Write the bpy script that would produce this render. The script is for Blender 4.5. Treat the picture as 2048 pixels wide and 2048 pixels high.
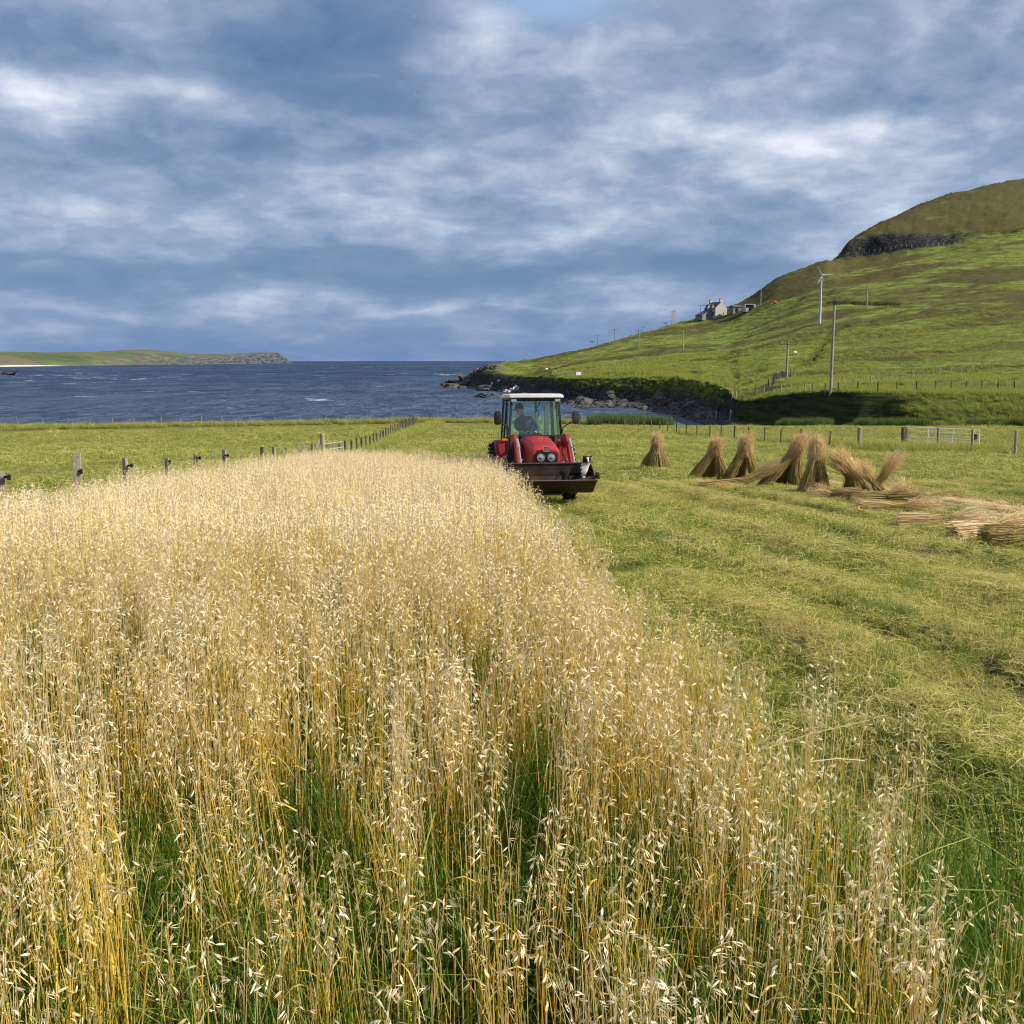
import bpy, bmesh, math, random
import numpy as np
from mathutils import Vector, Matrix, Euler
random.seed(7); rng = np.random.default_rng(7)
R = math.radians
for o in list(bpy.data.objects): bpy.data.objects.remove(o)
SC = bpy.context.scene
COL = SC.collection

# ------------------------------------------------------------------ camera
PITCH = R(8.39)
cam_d = bpy.data.cameras.new("Camera"); cam = bpy.data.objects.new("Camera", cam_d); COL.objects.link(cam)
cam_d.sensor_width = 36; cam_d.lens = 36; cam_d.clip_start = 0.1; cam_d.clip_end = 90000
cam.location = (0, 0, 0); cam.rotation_euler = (R(90) - PITCH, 0, 0)
SC.camera = cam
SC.render.resolution_x = SC.render.resolution_y = 1024

def ray(u, v):            # photograph pixel (2048 wide) -> x/y and z/y of that viewing direction
    a = (u - 1024) / 2048; b = (v - 1024) / 2048
    den = math.cos(PITCH) - b * math.sin(PITCH)
    return a / den, -(math.sin(PITCH) + b * math.cos(PITCH)) / den
def zv(v, y): return y * ray(1024, v)[1]

# ------------------------------------------------------------------ sun and sky
AZ, EL = R(104), R(35)
sdir = Vector((math.sin(AZ) * math.cos(EL), math.cos(AZ) * math.cos(EL), math.sin(EL)))
sl = bpy.data.lights.new("Sun", 'SUN'); sl.energy = 5.0; sl.angle = R(0.6); sl.color = (1.0, 0.93, 0.82)
so = bpy.data.objects.new("Sun", sl); COL.objects.link(so); so.rotation_euler = sdir.to_track_quat('Z', 'Y').to_euler()
SC.view_settings.view_transform = 'Standard'; SC.view_settings.look = 'None'
SC.view_settings.exposure = 0.62; SC.view_settings.gamma = 1.0

class NT:
    def __init__(s, nt): s.nt = nt; nt.nodes.clear()
    def n(s, t, **k):
        nd = s.nt.nodes.new(t)
        for a, b in k.items():
            if a == 'ins':
                for i, val in b.items():
                    if isinstance(val, bpy.types.NodeSocket): s.nt.links.new(val, nd.inputs[i])
                    else: nd.inputs[i].default_value = val
            else: setattr(nd, a, b)
        return nd
    def math(s, op, a, b=0.0, clamp=False):
        return s.n('ShaderNodeMath', operation=op, use_clamp=clamp, ins={0: a, 1: b}).outputs[0]
    def noise(s, vec, scale, detail=4, rough=0.5, dist=0.0):
        return s.n('ShaderNodeTexNoise', ins={'Vector': vec, 'Scale': scale, 'Detail': detail, 'Roughness': rough, 'Distortion': dist}).outputs[0]
    def ramp(s, f, pts):
        nd = s.n('ShaderNodeValToRGB', ins={0: f}); el = nd.color_ramp.elements
        while len(el) < len(pts): el.new(0.5)
        for e, (p, c) in zip(el, pts):
            e.position = p; e.color = (c, c, c, 1) if not hasattr(c, '__len__') else (*c, 1)
        return nd.outputs[0]
    def mix(s, f, a, b, blend='MIX'):
        nd = s.n('ShaderNodeMix', data_type='RGBA', blend_type=blend)
        for i, val in ((0, f), (6, a), (7, b)):
            if isinstance(val, bpy.types.NodeSocket): s.nt.links.new(val, nd.inputs[i])
            elif i == 0: nd.inputs[i].default_value = val
            else: nd.inputs[i].default_value = (*val, 1)
        return nd.outputs[2]
    def map(s, vec, scale=(1, 1, 1), rot=(0, 0, 0), loc=(0, 0, 0)):
        return s.n('ShaderNodeMapping', ins={0: vec, 1: loc, 2: rot, 3: scale}).outputs[0]

world = bpy.data.worlds.new("World"); SC.world = world; world.use_nodes = True
def build_world():
    w = NT(world.node_tree)
    sky = w.n('ShaderNodeTexSky', sky_type='NISHITA', sun_disc=False, sun_elevation=EL, sun_rotation=AZ)
    bg1 = w.n('ShaderNodeBackground', ins={0: sky.outputs[0], 1: 0.13})
    d = w.n('ShaderNodeTexCoord').outputs['Generated']
    sep = w.n('ShaderNodeSeparateXYZ', ins={0: d})
    z = w.math('MAXIMUM', sep.outputs[2], 0.0)
    zz = w.math('ADD', z, 0.30)
    p = w.n('ShaderNodeCombineXYZ', ins={0: w.math('DIVIDE', sep.outputs[0], zz), 1: w.math('DIVIDE', sep.outputs[1], zz), 2: 0.3}).outputs[0]
    n1 = w.noise(w.map(p, (1.0, 1.0, 1), loc=(3.1, 1.7, 0)), 2.6, 10, 0.54, 0.2)
    n2 = w.noise(w.map(p, (1.0, 1.1, 1), loc=(11, 5, 2)), 8.0, 8, 0.55, 0.3)
    n3 = w.noise(w.map(p, (1, 1, 1), loc=(-4, 9, 5)), 0.5, 3, 0.5, 0.0)
    # large cloud masses, placed by sky direction
    yy = w.math('MAXIMUM', sep.outputs[1], 0.08)
    q = w.n('ShaderNodeCombineXYZ', ins={0: w.math('DIVIDE', sep.outputs[0], yy), 1: w.math('DIVIDE', sep.outputs[2], yy), 2: 0.0}).outputs[0]
    warp = w.noise(p, 1.8, 4, 0.5)
    q = w.n('ShaderNodeVectorMath', operation='ADD', ins={0: q, 1: w.n('ShaderNodeVectorMath', operation='SCALE', ins={0: w.n('ShaderNodeVectorMath', operation='SUBTRACT', ins={0: w.n('ShaderNodeTexNoise', ins={'Vector': p, 'Scale': 2.2, 'Detail': 4}).outputs[1], 1: (.5, .5, .5)}).outputs[0], 'Scale': 0.10}).outputs[0]}).outputs[0]
    blobs = [(600, 110, 330, 120, -.30), (300, 300, 420, 52, -.30), (640, 310, 130, 40, -.12), (960, 70, 120, 95, .34),
             (1180, 130, 110, 70, .10), (60, 170, 210, 50, .26), (380, 180, 200, 30, .20), (850, 370, 260, 55, .16), (560, 350, 120, 25, .14),
             (1640, 280, 240, 70, .26), (1380, 240, 150, 110, .12), (1720, 180, 260, 50, -.24), (1950, 60, 300, 80, -.14), (1250, 340, 120, 60, -.06),
             (600, 548, 1300, 36, -.48), (1400, 550, 300, 32, -.16), (500, 645, 1200, 18, -.16), (300, 610, 700, 16, .14), (1050, 620, 500, 12, .12),
             (300, 410, 500, 20, .08), (700, 455, 600, 22, .06), (1500, 430, 400, 60, .06), (900, 690, 1400, 26, -.10)]
    acc = None
    for (u, v, ru, rv, amp) in blobs:
        X, Z = ray(u, v)
        s1 = w.n('ShaderNodeVectorMath', operation='SUBTRACT', ins={0: q, 1: (X, Z, 0)}).outputs[0]
        s2 = w.n('ShaderNodeVectorMath', operation='MULTIPLY', ins={0: s1, 1: (2048 / ru, 2048 / rv, 0)}).outputs[0]
        s3 = w.n('ShaderNodeVectorMath', operation='DOT_PRODUCT', ins={0: s2, 1: s2}).outputs[1]
        g = w.math('MULTIPLY', w.math('EXPONENT', w.math('MULTIPLY', s3, -1.0)), amp * 1.0)
        acc = g if acc is None else w.math('ADD', acc, g)
    f = w.math('MULTIPLY', w.math('SUBTRACT', n1, 0.5), 1.35)
    f = w.math('ADD', f, w.math('MULTIPLY', w.math('SUBTRACT', n2, 0.5), 0.80))
    f = w.math('ADD', f, w.math('MULTIPLY', w.math('SUBTRACT', n3, 0.5), 0.2))
    f = w.math('ADD', w.math('ADD', f, acc), 0.54)
    colr = w.ramp(f, [(0.0, (.058, .108, .210)), (0.28, (.100, .155, .265)), (0.50, (.185, .240, .345)), (0.70, (.330, .370, .465)), (0.95, (.58, .60, .66))])
    # the band above the sea is clearer and bluer
    hz = w.ramp(z, [(0.0, 1.0), (0.035, 0.75), (0.10, 0.25), (0.17, 0.0)])
    colr = w.mix(w.math('MULTIPLY', hz, 0.75), colr, (.072, .155, .340))
    bg2 = w.n('ShaderNodeBackground', ins={0: colr, 1: 1.0})
    gapX, gapZ = ray(1110, 12)
    s1 = w.n('ShaderNodeVectorMath', operation='SUBTRACT', ins={0: q, 1: (gapX, gapZ, 0)}).outputs[0]
    s2 = w.n('ShaderNodeVectorMath', operation='MULTIPLY', ins={0: s1, 1: (2048 / 120, 2048 / 55, 0)}).outputs[0]
    s3 = w.n('ShaderNodeVectorMath', operation='DOT_PRODUCT', ins={0: s2, 1: s2}).outputs[1]
    gap = w.math('MULTIPLY', w.math('EXPONENT', w.math('MULTIPLY', s3, -1.0)), 1.0)
    cover = w.math('SUBTRACT', w.ramp(n3, [(0.0, .86), (1.0, .96)]), gap, True)
    ms = w.n('ShaderNodeMixShader', ins={0: cover, 1: bg1.outputs[0], 2: bg2.outputs[0]})
    w.n('ShaderNodeOutputWorld', ins={0: ms.outputs[0]})
build_world()
world.cycles.sampling_method = 'MANUAL'; world.cycles.sample_map_resolution = 512
SC.cycles.max_bounces = 5; SC.cycles.diffuse_bounces = 2; SC.cycles.glossy_bounces = 2
SC.cycles.transparent_max_bounces = 12; SC.cycles.transmission_bounces = 3
SC.cycles.use_denoising = True; SC.cycles.pixel_filter_type = 'BLACKMAN_HARRIS'; SC.cycles.filter_width = 1.1
SC.cycles.caustics_reflective = False; SC.cycles.caustics_refractive = False

# ------------------------------------------------------------------ object helpers
def tag(o, label=None, cat=None, group=None, kind=None):
    if label: o['label'] = label
    if cat: o['category'] = cat
    if group: o['group'] = group
    if kind: o['kind'] = kind
    return o
def empty(name, loc=(0, 0, 0), rz=0.0, label=None, cat=None, group=None):
    o = bpy.data.objects.new(name, None); COL.objects.link(o)
    o.location = loc; o.rotation_euler = (0, 0, rz); o.empty_display_size = 0.2
    return tag(o, label, cat, group)
def copy_tree(o, parent=None):
    c = o.copy(); COL.objects.link(c); c.parent = parent
    for ch in list(o.children): copy_tree(ch, c)
    return c

class MB:
    """collects shapes and links them as one mesh"""
    def __init__(s): s.v = []; s.f = []; s.m = []; s.cur = 0
    def add(s, vs, fs):
        k = len(s.v); s.v += [tuple(p) for p in vs]; s.f += [tuple(i + k for i in f) for f in fs]; s.m += [s.cur] * len(fs)
        return s
    def box(s, c, size, rot=(0, 0, 0), taper=1.0):
        M = Euler(rot).to_matrix(); hx, hy, hz = size[0] / 2, size[1] / 2, size[2] / 2
        vs = []
        for sz in (-1, 1):
            t = taper if sz > 0 else 1
            for sx, sy in ((-1, -1), (1, -1), (1, 1), (-1, 1)):
                vs.append(Vector(c) + M @ Vector((sx * hx * t, sy * hy * t, sz * hz)))
        return s.add(vs, [(3, 2, 1, 0), (4, 5, 6, 7), (0, 1, 5, 4), (1, 2, 6, 5), (2, 3, 7, 6), (3, 0, 4, 7)])
    def bar(s, a, b, w, h=None, up=(0, 0, 1)):
        a, b = Vector(a), Vector(b); d = (b - a); L = d.length; d.normalize(); h = h or w
        x = d.cross(Vector(up)); 
        if x.length < 1e-4: x = d.cross(Vector((1, 0, 0)))
        x.normalize(); y = x.cross(d)
        vs = [a + x * sx * w / 2 + y * sy * h / 2 for sx, sy in ((-1, -1), (1, -1), (1, 1), (-1, 1))]
        vs += [p + d * L for p in vs]
        return s.add(vs, [(0, 1, 2, 3), (7, 6, 5, 4), (1, 0, 4, 5), (2, 1, 5, 6), (3, 2, 6, 7), (0, 3, 7, 4)])
    def tube(s, pts, r, n=8, cap=True):
        pts = [Vector(p) for p in pts]; rs = r if hasattr(r, '__len__') else [r] * len(pts)
        vs = []; fs = []; ref = None
        for i, p in enumerate(pts):
            d = (pts[min(i + 1, len(pts) - 1)] - pts[max(i - 1, 0)]).normalized()
            if ref is None: ref = d.orthogonal().normalized()
            x = (ref - d * ref.dot(d)); 
            x = x.normalized() if x.length > 1e-5 else d.orthogonal().normalized()
            ref = x; y = d.cross(x)
            for k in range(n):
                a = 2 * math.pi * k / n; vs.append(p + (x * math.cos(a) + y * math.sin(a)) * rs[i])
        for i in range(len(pts) - 1):
            for k in range(n):
                k2 = (k + 1) % n; fs.append((i * n + k, i * n + k2, (i + 1) * n + k2, (i + 1) * n + k))
        if cap: fs.append(tuple(range(n))[::-1]); fs.append(tuple((len(pts) - 1) * n + k for k in range(n)))
        return s.add(vs, fs)
    def lathe(s, prof, c, axis='Z', n=24, M=None):
        vs = []; fs = []; m = len(prof)
        for k in range(n):
            a = 2 * math.pi * k / n
            for r, h in prof:
                p = Vector((r * math.cos(a), r * math.sin(a), h))
                if axis == 'X': p = Vector((p.z, p.x, p.y))
                elif axis == 'Y': p = Vector((p.x, p.z, p.y))
                if M is not None: p = M @ p
                vs.append(Vector(c) + p)
        for k in range(n):
            k2 = (k + 1) % n
            for j in range(m - 1): fs.append((k * m + j, k2 * m + j, k2 * m + j + 1, k * m + j + 1))
        return s.add(vs, fs)
    def prism(s, outline, a, b, axis='X'):
        """2D outline extruded from a to b along an axis"""
        def P(p, t):
            return {'X': (t, p[0], p[1]), 'Y': (p[0], t, p[1]), 'Z': (p[0], p[1], t)}[axis]
        n = len(outline); vs = [P(p, a) for p in outline] + [P(p, b) for p in outline]
        fs = [tuple(range(n))[::-1], tuple(range(n, 2 * n))] + [(i, (i + 1) % n, n + (i + 1) % n, n + i) for i in range(n)]
        return s.add(vs, fs)
    def loft(s, rings, cap=True):
        n = len(rings[0]); vs = [p for r in rings for p in r]; fs = []
        for i in range(len(rings) - 1):
            for k in range(n):
                k2 = (k + 1) % n; fs.append((i * n + k, i * n + k2, (i + 1) * n + k2, (i + 1) * n + k))
        if cap: fs.append(tuple(range(n))[::-1]); fs.append(tuple((len(rings) - 1) * n + k for k in range(n)))
        return s.add(vs, fs)
    def build(s, name, mats, parent=None, bevel=0, smooth=False, seg=2):
        me = bpy.data.meshes.new(name); me.from_pydata(s.v, [], s.f)
        mats = mats if isinstance(mats, (list, tuple)) else [mats]
        for m in mats: me.materials.append(m)
        me.polygons.foreach_set('material_index', s.m)
        bm = bmesh.new(); bm.from_mesh(me); bmesh.ops.recalc_face_normals(bm, faces=bm.faces)
        if bevel:
            es = [e for e in bm.edges if len(e.link_faces) == 2 and e.calc_face_angle(0) > 0.6]
            bmesh.ops.bevel(bm, geom=es, offset=bevel, segments=seg, affect='EDGES', clamp_overlap=True)
        bm.to_mesh(me); bm.free()
        if smooth:
            me.polygons.foreach_set('use_smooth', [True] * len(me.polygons))
            try: me.set_sharp_from_angle(angle=R(38))
            except Exception: pass
        me.update()
        o = bpy.data.objects.new(name, me); COL.objects.link(o); o.parent = parent
        return o

# ------------------------------------------------------------------ materials
def mat(name, base, rough=0.8, metal=0.0, spec=0.3, var=0.0, vscale=8.0, bump=0.0, bscale=40.0, col2=None, coat=0.0):
    m = bpy.data.materials.new(name); m.use_nodes = True; w = NT(m.node_tree)
    geo = w.n('ShaderNodeTexCoord').outputs['Object']
    c = None
    if var or col2:
        f = w.ramp(w.noise(geo, vscale, 6, 0.6), [(0.35, 0.0), (0.68, 1.0)])
        c = w.mix(f, base, col2 if col2 else tuple(min(1, b * (1 + var)) for b in base))
    ins = {'Base Color': c if c else (*base, 1), 'Roughness': rough, 'Metallic': metal, 'Specular IOR Level': spec, 'Coat Weight': coat}
    if bump:
        ins['Normal'] = w.n('ShaderNodeBump', ins={'Strength': bump, 'Distance': 0.02, 'Height': w.noise(geo, bscale, 5, 0.6)}).outputs[0]
    b = w.n('ShaderNodeBsdfPrincipled', ins=ins)
    w.n('ShaderNodeOutputMaterial', ins={0: b.outputs[0]})
    return m
def leafmat(name, stops, trans=0.3, rough=0.6, world_mix=None, spec=0.25):
    """blades and straws: colour from the 'tint' attribute of each blade and the clump it stands in"""
    m = bpy.data.materials.new(name); m.use_nodes = True; w = NT(m.node_tree)
    t = w.n('ShaderNodeAttribute', attribute_name='tint')
    rnd = w.n('ShaderNodeObjectInfo').outputs['Random']
    f = w.math('ADD', t.outputs['Fac'], w.math('MULTIPLY', w.math('SUBTRACT', rnd, 0.5), 0.25), True)
    c = w.ramp(f, stops)
    pos = w.n('ShaderNodeNewGeometry').outputs['Position']
    if world_mix:
        for (cc, sc, lo, hi, amt) in world_mix:
            mf = w.math('MULTIPLY', w.ramp(w.noise(w.map(pos, sc), 1.0, 4, 0.55), [(lo, 0.0), (hi, 1.0)]), amt)
            c = w.mix(mf, c, cc)
    b = w.n('ShaderNodeBsdfPrincipled', ins={'Base Color': c, 'Roughness': rough, 'Specular IOR Level': spec})
    tr = w.n('ShaderNodeBsdfTranslucent', ins={0: c})
    ms = w.n('ShaderNodeMixShader', ins={0: trans, 1: b.outputs[0], 2: tr.outputs[0]})
    w.n('ShaderNodeOutputMaterial', ins={0: ms.outputs[0]})
    return m

# ------------------------------------------------------------------ numeric noise
def vnoise(x, y, seed=0):
    x = np.asarray(x, float); y = np.asarray(y, float)
    xi = np.floor(x).astype(np.int64); yi = np.floor(y).astype(np.int64); fx = x - xi; fy = y - yi
    def h(a, b):
        n = (a * 374761393 + b * 668265263 + seed * 974634777) & 0xffffffff
        n = ((n ^ (n >> 13)) * 1274126177) & 0xffffffff
        return ((n ^ (n >> 16)) & 0xffff) / 65535.0
    sx = fx * fx * (3 - 2 * fx); sy = fy * fy * (3 - 2 * fy)
    return (h(xi, yi) * (1 - sx) + h(xi + 1, yi) * sx) * (1 - sy) + (h(xi, yi + 1) * (1 - sx) + h(xi + 1, yi + 1) * sx) * sy - 0.5
def fbm(x, y, seed=0, oct=4, rough=0.5):
    x = np.asarray(x, float); y = np.asarray(y, float)
    a = 1.0; t = 0; s = 0
    for i in range(oct):
        s = s + a * vnoise(x * 2 ** i, y * 2 ** i, seed + i * 17); t += a; a *= rough
    return s / t * 2
def sstep(a, b, x): 
    t = np.clip((x - a) / (b - a), 0, 1); return t * t * (3 - 2 * t)
def pchip(xs, ys, x):
    """xs, ys: (k,n) control points per column; x: (n,) queries"""
    k, n = xs.shape
    hh = np.diff(xs, axis=0); dd = np.diff(ys, axis=0) / hh
    sl = np.zeros_like(ys); w1 = 2 * hh[1:] + hh[:-1]; w2 = hh[1:] + 2 * hh[:-1]
    same = dd[:-1] * dd[1:] > 0
    with np.errstate(all='ignore'):
        hm = (w1 + w2) / (w1 / dd[:-1] + w2 / dd[1:])
    sl[1:-1] = np.where(same, hm, 0); sl[0] = dd[0]; sl[-1] = dd[-1]
    i = np.clip((x[None, :] >= xs).sum(0) - 1, 0, k - 2); j = np.arange(n)
    h0 = hh[i, j]; t = np.clip((x - xs[i, j]) / h0, 0, 1)
    return (ys[i, j] * (2 * t**3 - 3 * t**2 + 1) + h0 * sl[i, j] * (t**3 - 2 * t**2 + t) + ys[i + 1, j] * (3 * t**2 - 2 * t**3) + h0 * sl[i + 1, j] * (t**3 - t**2))

# ------------------------------------------------------------------ shape of the land
SEA = -10.5
GY = np.array([-30, 0, 3, 8, 15, 24.8, 35, 44, 57, 65, 80, 100, 120, 200.]); GZ = np.array([-.8, -1.86, -2.02, -2.36, -2.83, -3.41, -4.05, -4.52, -5.15, -5.45, -5.95, -6.6, -7.2, -9.])
def oat_edge(y):
    return np.interp(y, [0, 2, 3, 4.4, 6, 10, 16, 25, 32], [1.10, 1.02, .92, .76, .56, .33, .10, -.28, -.6])
def near_h(x, y):
    g = np.interp(y, GY, GZ)
    k = np.ones_like(g)
    g = (np.interp(y - 2, GY, GZ) + g + np.interp(y + 2, GY, GZ)) / 3
    g = g - 0.018 * np.maximum(0, -x - 10) * sstep(20, 120, y) + 0.05 * fbm(x / 9, y / 9, 3)
    # swaths left by the mower, running from the tractor towards the camera
    mown = sstep(0.0, 0.6, x - oat_edge(y)) * (1 - sstep(60, 75, y))
    ph = (x + 0.13 * y + 0.75 * fbm(x / 6, y / 9, 5)) / 1.75
    g = g + mown * (0.040 * np.cos(ph * 2 * math.pi) * (.6 + 1.2 * np.clip(fbm(x / 3, y / 6, 6) + .3, 0, 1)) + 0.035 * fbm(x / .7, y / 1.6, 8, 3))
    g = g + 0.02 * fbm(x / .5, y / .5, 12, 3)
    return g
T = {  # photograph column: [(depth, height) ...] twelve points from the field edge outwards; v(..) = height seen at that row
    -4000: ('L',), 700: ('L',), 862: ('L',),
    900: [(120, None), (126, -8.6), (140, -12), (440, -11.6), (456, -10.4), (462, -9.6), (468, -9.6), (474, -9.8), (480, -10.2), (486, -10.4), (492, -10.8), (500, -12), (1600, -16)],
    940: [(119, None), (125, -8.5), (140, -12), (405, -11.4), (430, -9.4), (440, 'v753'), (452, 'v750'), (460, 'v749'), (466, 'v750'), (472, 'v752'), (480, -8.5), (492, -12), (1600, -16)],
    985: [(118, None), (124, -8.5), (138, -12), (352, -11), (366, -9.6), (384, 'v748'), (410, 'v740'), (440, 'v735'), (470, 'v731'), (490, 'v729'), (500, 'v728.5'), (540, -10), (1600, -16)],
    1050: [(118, None), (124, -8.5), (136, -12), (325, -11), (338, -9.4), (352, 'v753'), (395, 'v743'), (430, 'v735'), (470, 'v728'), (505, 'v722'), (530, 'v719'), (600, -6), (1600, -16)],
    1153: [(117, None), (123, -8.5), (133, -12), (236, -10.9), (262, -9.7), (272, 'v758'), (330, 'v740'), (380, 'v728'), (430, 'v718'), (480, 'v708'), (515, 'v702.5'), (600, -1), (1600, -16)],
    1277: [(116, None), (122, -8.5), (131, -12), (221, -10.9), (240, -9.3), (250, 'v757'), (310, 'v735'), (370, 'v716'), (430, 'v698'), (500, 'v680'), (560, 'v668'), (680, 8), (1600, -16)],
    1345: [(115, None), (121, -8.4), (131, -11.5), (203, -10.9), (222, -9.1), (238, 'v755'), (295, 'v735'), (360, 'v712'), (430, 'v690'), (520, 'v662'), (595, 'v648'), (700, 15), (1600, -16)],
    1400: [(114, None), (120, -7.9), (132, -9.6), (176, -10.6), (190, -8.6), (212, 'v762'), (270, 'v742'), (350, 'v712'), (430, 'v685'), (530, 'v652'), (600, 'v634'), (720, 18), (1600, -16)],
    1455: [(113, None), (121, -7.7), (134, -8.6), (154, -9.3), (166, -9.2), (176, 'v779'), (250, 'v745'), (340, 'v710'), (430, 'v676'), (530, 'v640'), (612, 'v617'), (760, 25), (1600, -16)],
    1480: [(112, None), (118, -7.6), (130, -8.4), (148, -9.0), (158, -9.2), (162, 'v801'), (200, 'v772'), (310, 'v715'), (430, 'v670'), (530, 'v628'), (615, 'v607'), (780, 32), (1600, -16)],
    1560: [(111.5, None), (116, -7.4), (126, -8.2), (136, -8.6), (143, -8.7), (146, 'v791'), (180, 'v764'), (300, 'v704'), (430, 'v642'), (520, 'v592'), (625, 'v555'), (820, 45), (1600, -16)],
    1610: [(111.5, None), (115, -7.3), (122, -7.9), (128, -8.2), (134, -8.2), (137, 'v786'), (180, 'v760'), (300, 'v696'), (430, 'v625'), (520, 'v572'), (640, 'v536'), (840, 55), (1600, -16)],
    1665: [(111, None), (115, -7.2), (118, -7.6), (122, -7.8), (127, -7.8), (130, 'v784'), (180, 'v757'), (300, 'v688'), (430, 'v612'), (530, 'v556'), (640, 'v519'), (860, 60), (1600, -16)],
}
T2 = {  # further columns with the upper hill and its crag; same twelve points, then the crag top and the ridge
    1700: [(111, None), (115, -7.2), (118, -7.5), (120, -7.7), (124, -7.6), (127, 'v784'), (180, 'v755'), (300, 'v684'), (430, 'v605'), (540, 'v547'), (640, 'v514')],
    1850: [(110.5, None), (114, -7.2), (116, -7.5), (117.5, -7.6), (118.5, -7.4), (122.5, 'v787'), (180, 'v752'), (300, 'v668'), (430, 'v585'), (530, 'v527'), (620, 'v493')],
    2048: [(110, None), (113, -7.2), (115, -7.4), (116, -7.4), (117.5, -7.2), (125, 'v790'), (180, 'v748'), (300, 'v655'), (430, 'v567'), (520, 'v510'), (600, 'v470')],
    2600: [(108, None), (111, -7.0), (113, -7.2), (114, -7.2), (116, -7.0), (122, 'v785'), (180, 'v740'), (300, 'v635'), (430, 'v535'), (520, 'v470'), (600, 'v420')],
    6000: [(105, None), (108, -6.8), (110, -7.0), (111, -7.0), (113, -6.8), (119, 'v780'), (180, 'v730'), (300, 'v615'), (430, 'v500'), (520, 'v430'), (600, 'v380')],
}
CR = {1665: [(646, 'v514'), (656, 'v511')], 1680: [(645, 'v494'), (660, 'v489')], 1700: [(646, 'v479'), (680, 'v474')], 1760: [(640, 'v468'), (770, 'v453')], 1850: [(630, 'v468'), (850, 'v414')], 2048: [(610, 'v461'), (930, 'v366')], 2600: [(620, 'v410'), (1000, 'v260')], 6000: [(620, 'v370'), (1050, 'v200')]}
LEFT = [(120, None), (125, -8.6), (136, -12), (150, -13), (160, -13), (170, -13), (180, -13), (200, -13), (220, -13), (240, -13), (260, -13), (300, -13.5), (320, -13.6), (340, -13.7), (1600, -16)]
def build_table():
    us = sorted(set(list(T) + list(T2) + [1680, 1760])); rows = []
    full = {}
    for u in us:
        src = T.get(u) or T2.get(u)
        if src and src[0] == 'L': full[u] = [(y, z) for y, z in LEFT]; continue
        if src is None: full[u] = None; continue
        a = list(src[:11]); last = src[11:] if u in T else None
        if u in CR: cr = CR[u]
        else:
            yr, zr = a[10]; zz = zv(float(zr[1:]), yr) if isinstance(zr, str) else zr
            cr = [(yr + 6, zz - .4), (yr + 14, zz - 1.5)]
        b = a + list(cr)
        yb, zb = b[-1]; zb = zv(float(zb[1:]), yb) if isinstance(zb, str) else zb
        if last: ym, zm = last[0]; b.append((max(ym, yb + 90), min(zm, zb - 6)))
        else: b.append((yb + 250, zb - 25))
        b.append((1900, -16)); full[u] = b
    ks = [u for u in us if full[u]]
    Y = np.array([[p[0] for p in full[u]] for u in ks], float)
    Z = np.array([[np.nan if p[1] is None else (zv(float(p[1][1:]), p[0]) if isinstance(p[1], str) else p[1]) for p in full[u]] for u in ks], float)
    # crag columns between the tabulated ones
    for u in (1680, 1760):
        y = np.array([np.interp(u, ks, Y[:, i]) for i in range(Y.shape[1])]); z = np.array([np.interp(u, ks, Z[:, i]) for i in range(Y.shape[1])])
        for i, (yy, vv) in zip((11, 12), CR[u]): y[i] = yy; z[i] = zv(float(vv[1:]), yy)
        y[13] = y[12] + 220; z[13] = z[12] - 20
        j = sum(k < u for k in ks); ks.insert(j, u); Y = np.insert(Y, j, y, 0); Z = np.insert(Z, j, z, 0)
    return np.array(ks, float), Y, Z
KU, KY, KZ = build_table(); NP_ = KY.shape[1]
def prof(x, y):
    """control points of the land profile in the direction of each query"""
    t = np.clip(x / np.maximum(y, 1.0), -2.4, 2.4); u = 1024 + 2048 * t / 0.992
    n = u.size; KUc = np.repeat(KU[:, None], n, 1)
    Yc = np.stack([pchip(KUc, np.repeat(KY[:, i][:, None], n, 1), u) for i in range(NP_)])
    Zc = np.stack([pchip(KUc, np.repeat(np.nan_to_num(KZ[:, i])[:, None], n, 1), u) for i in range(NP_)])
    Zc[0] = near_h(t * Yc[0], Yc[0])
    return Yc, Zc, u
DITCH = []   # filled below: world polylines of hollows on the hill (points, half width, depth)
def seg_dist(x, y, a, b):
    dx, dy = b[0] - a[0], b[1] - a[1]; L = dx * dx + dy * dy
    t = np.clip(((x - a[0]) * dx + (y - a[1]) * dy) / L, 0, 1)
    return np.hypot(x - a[0] - t * dx, y - a[1] - t * dy)
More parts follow.
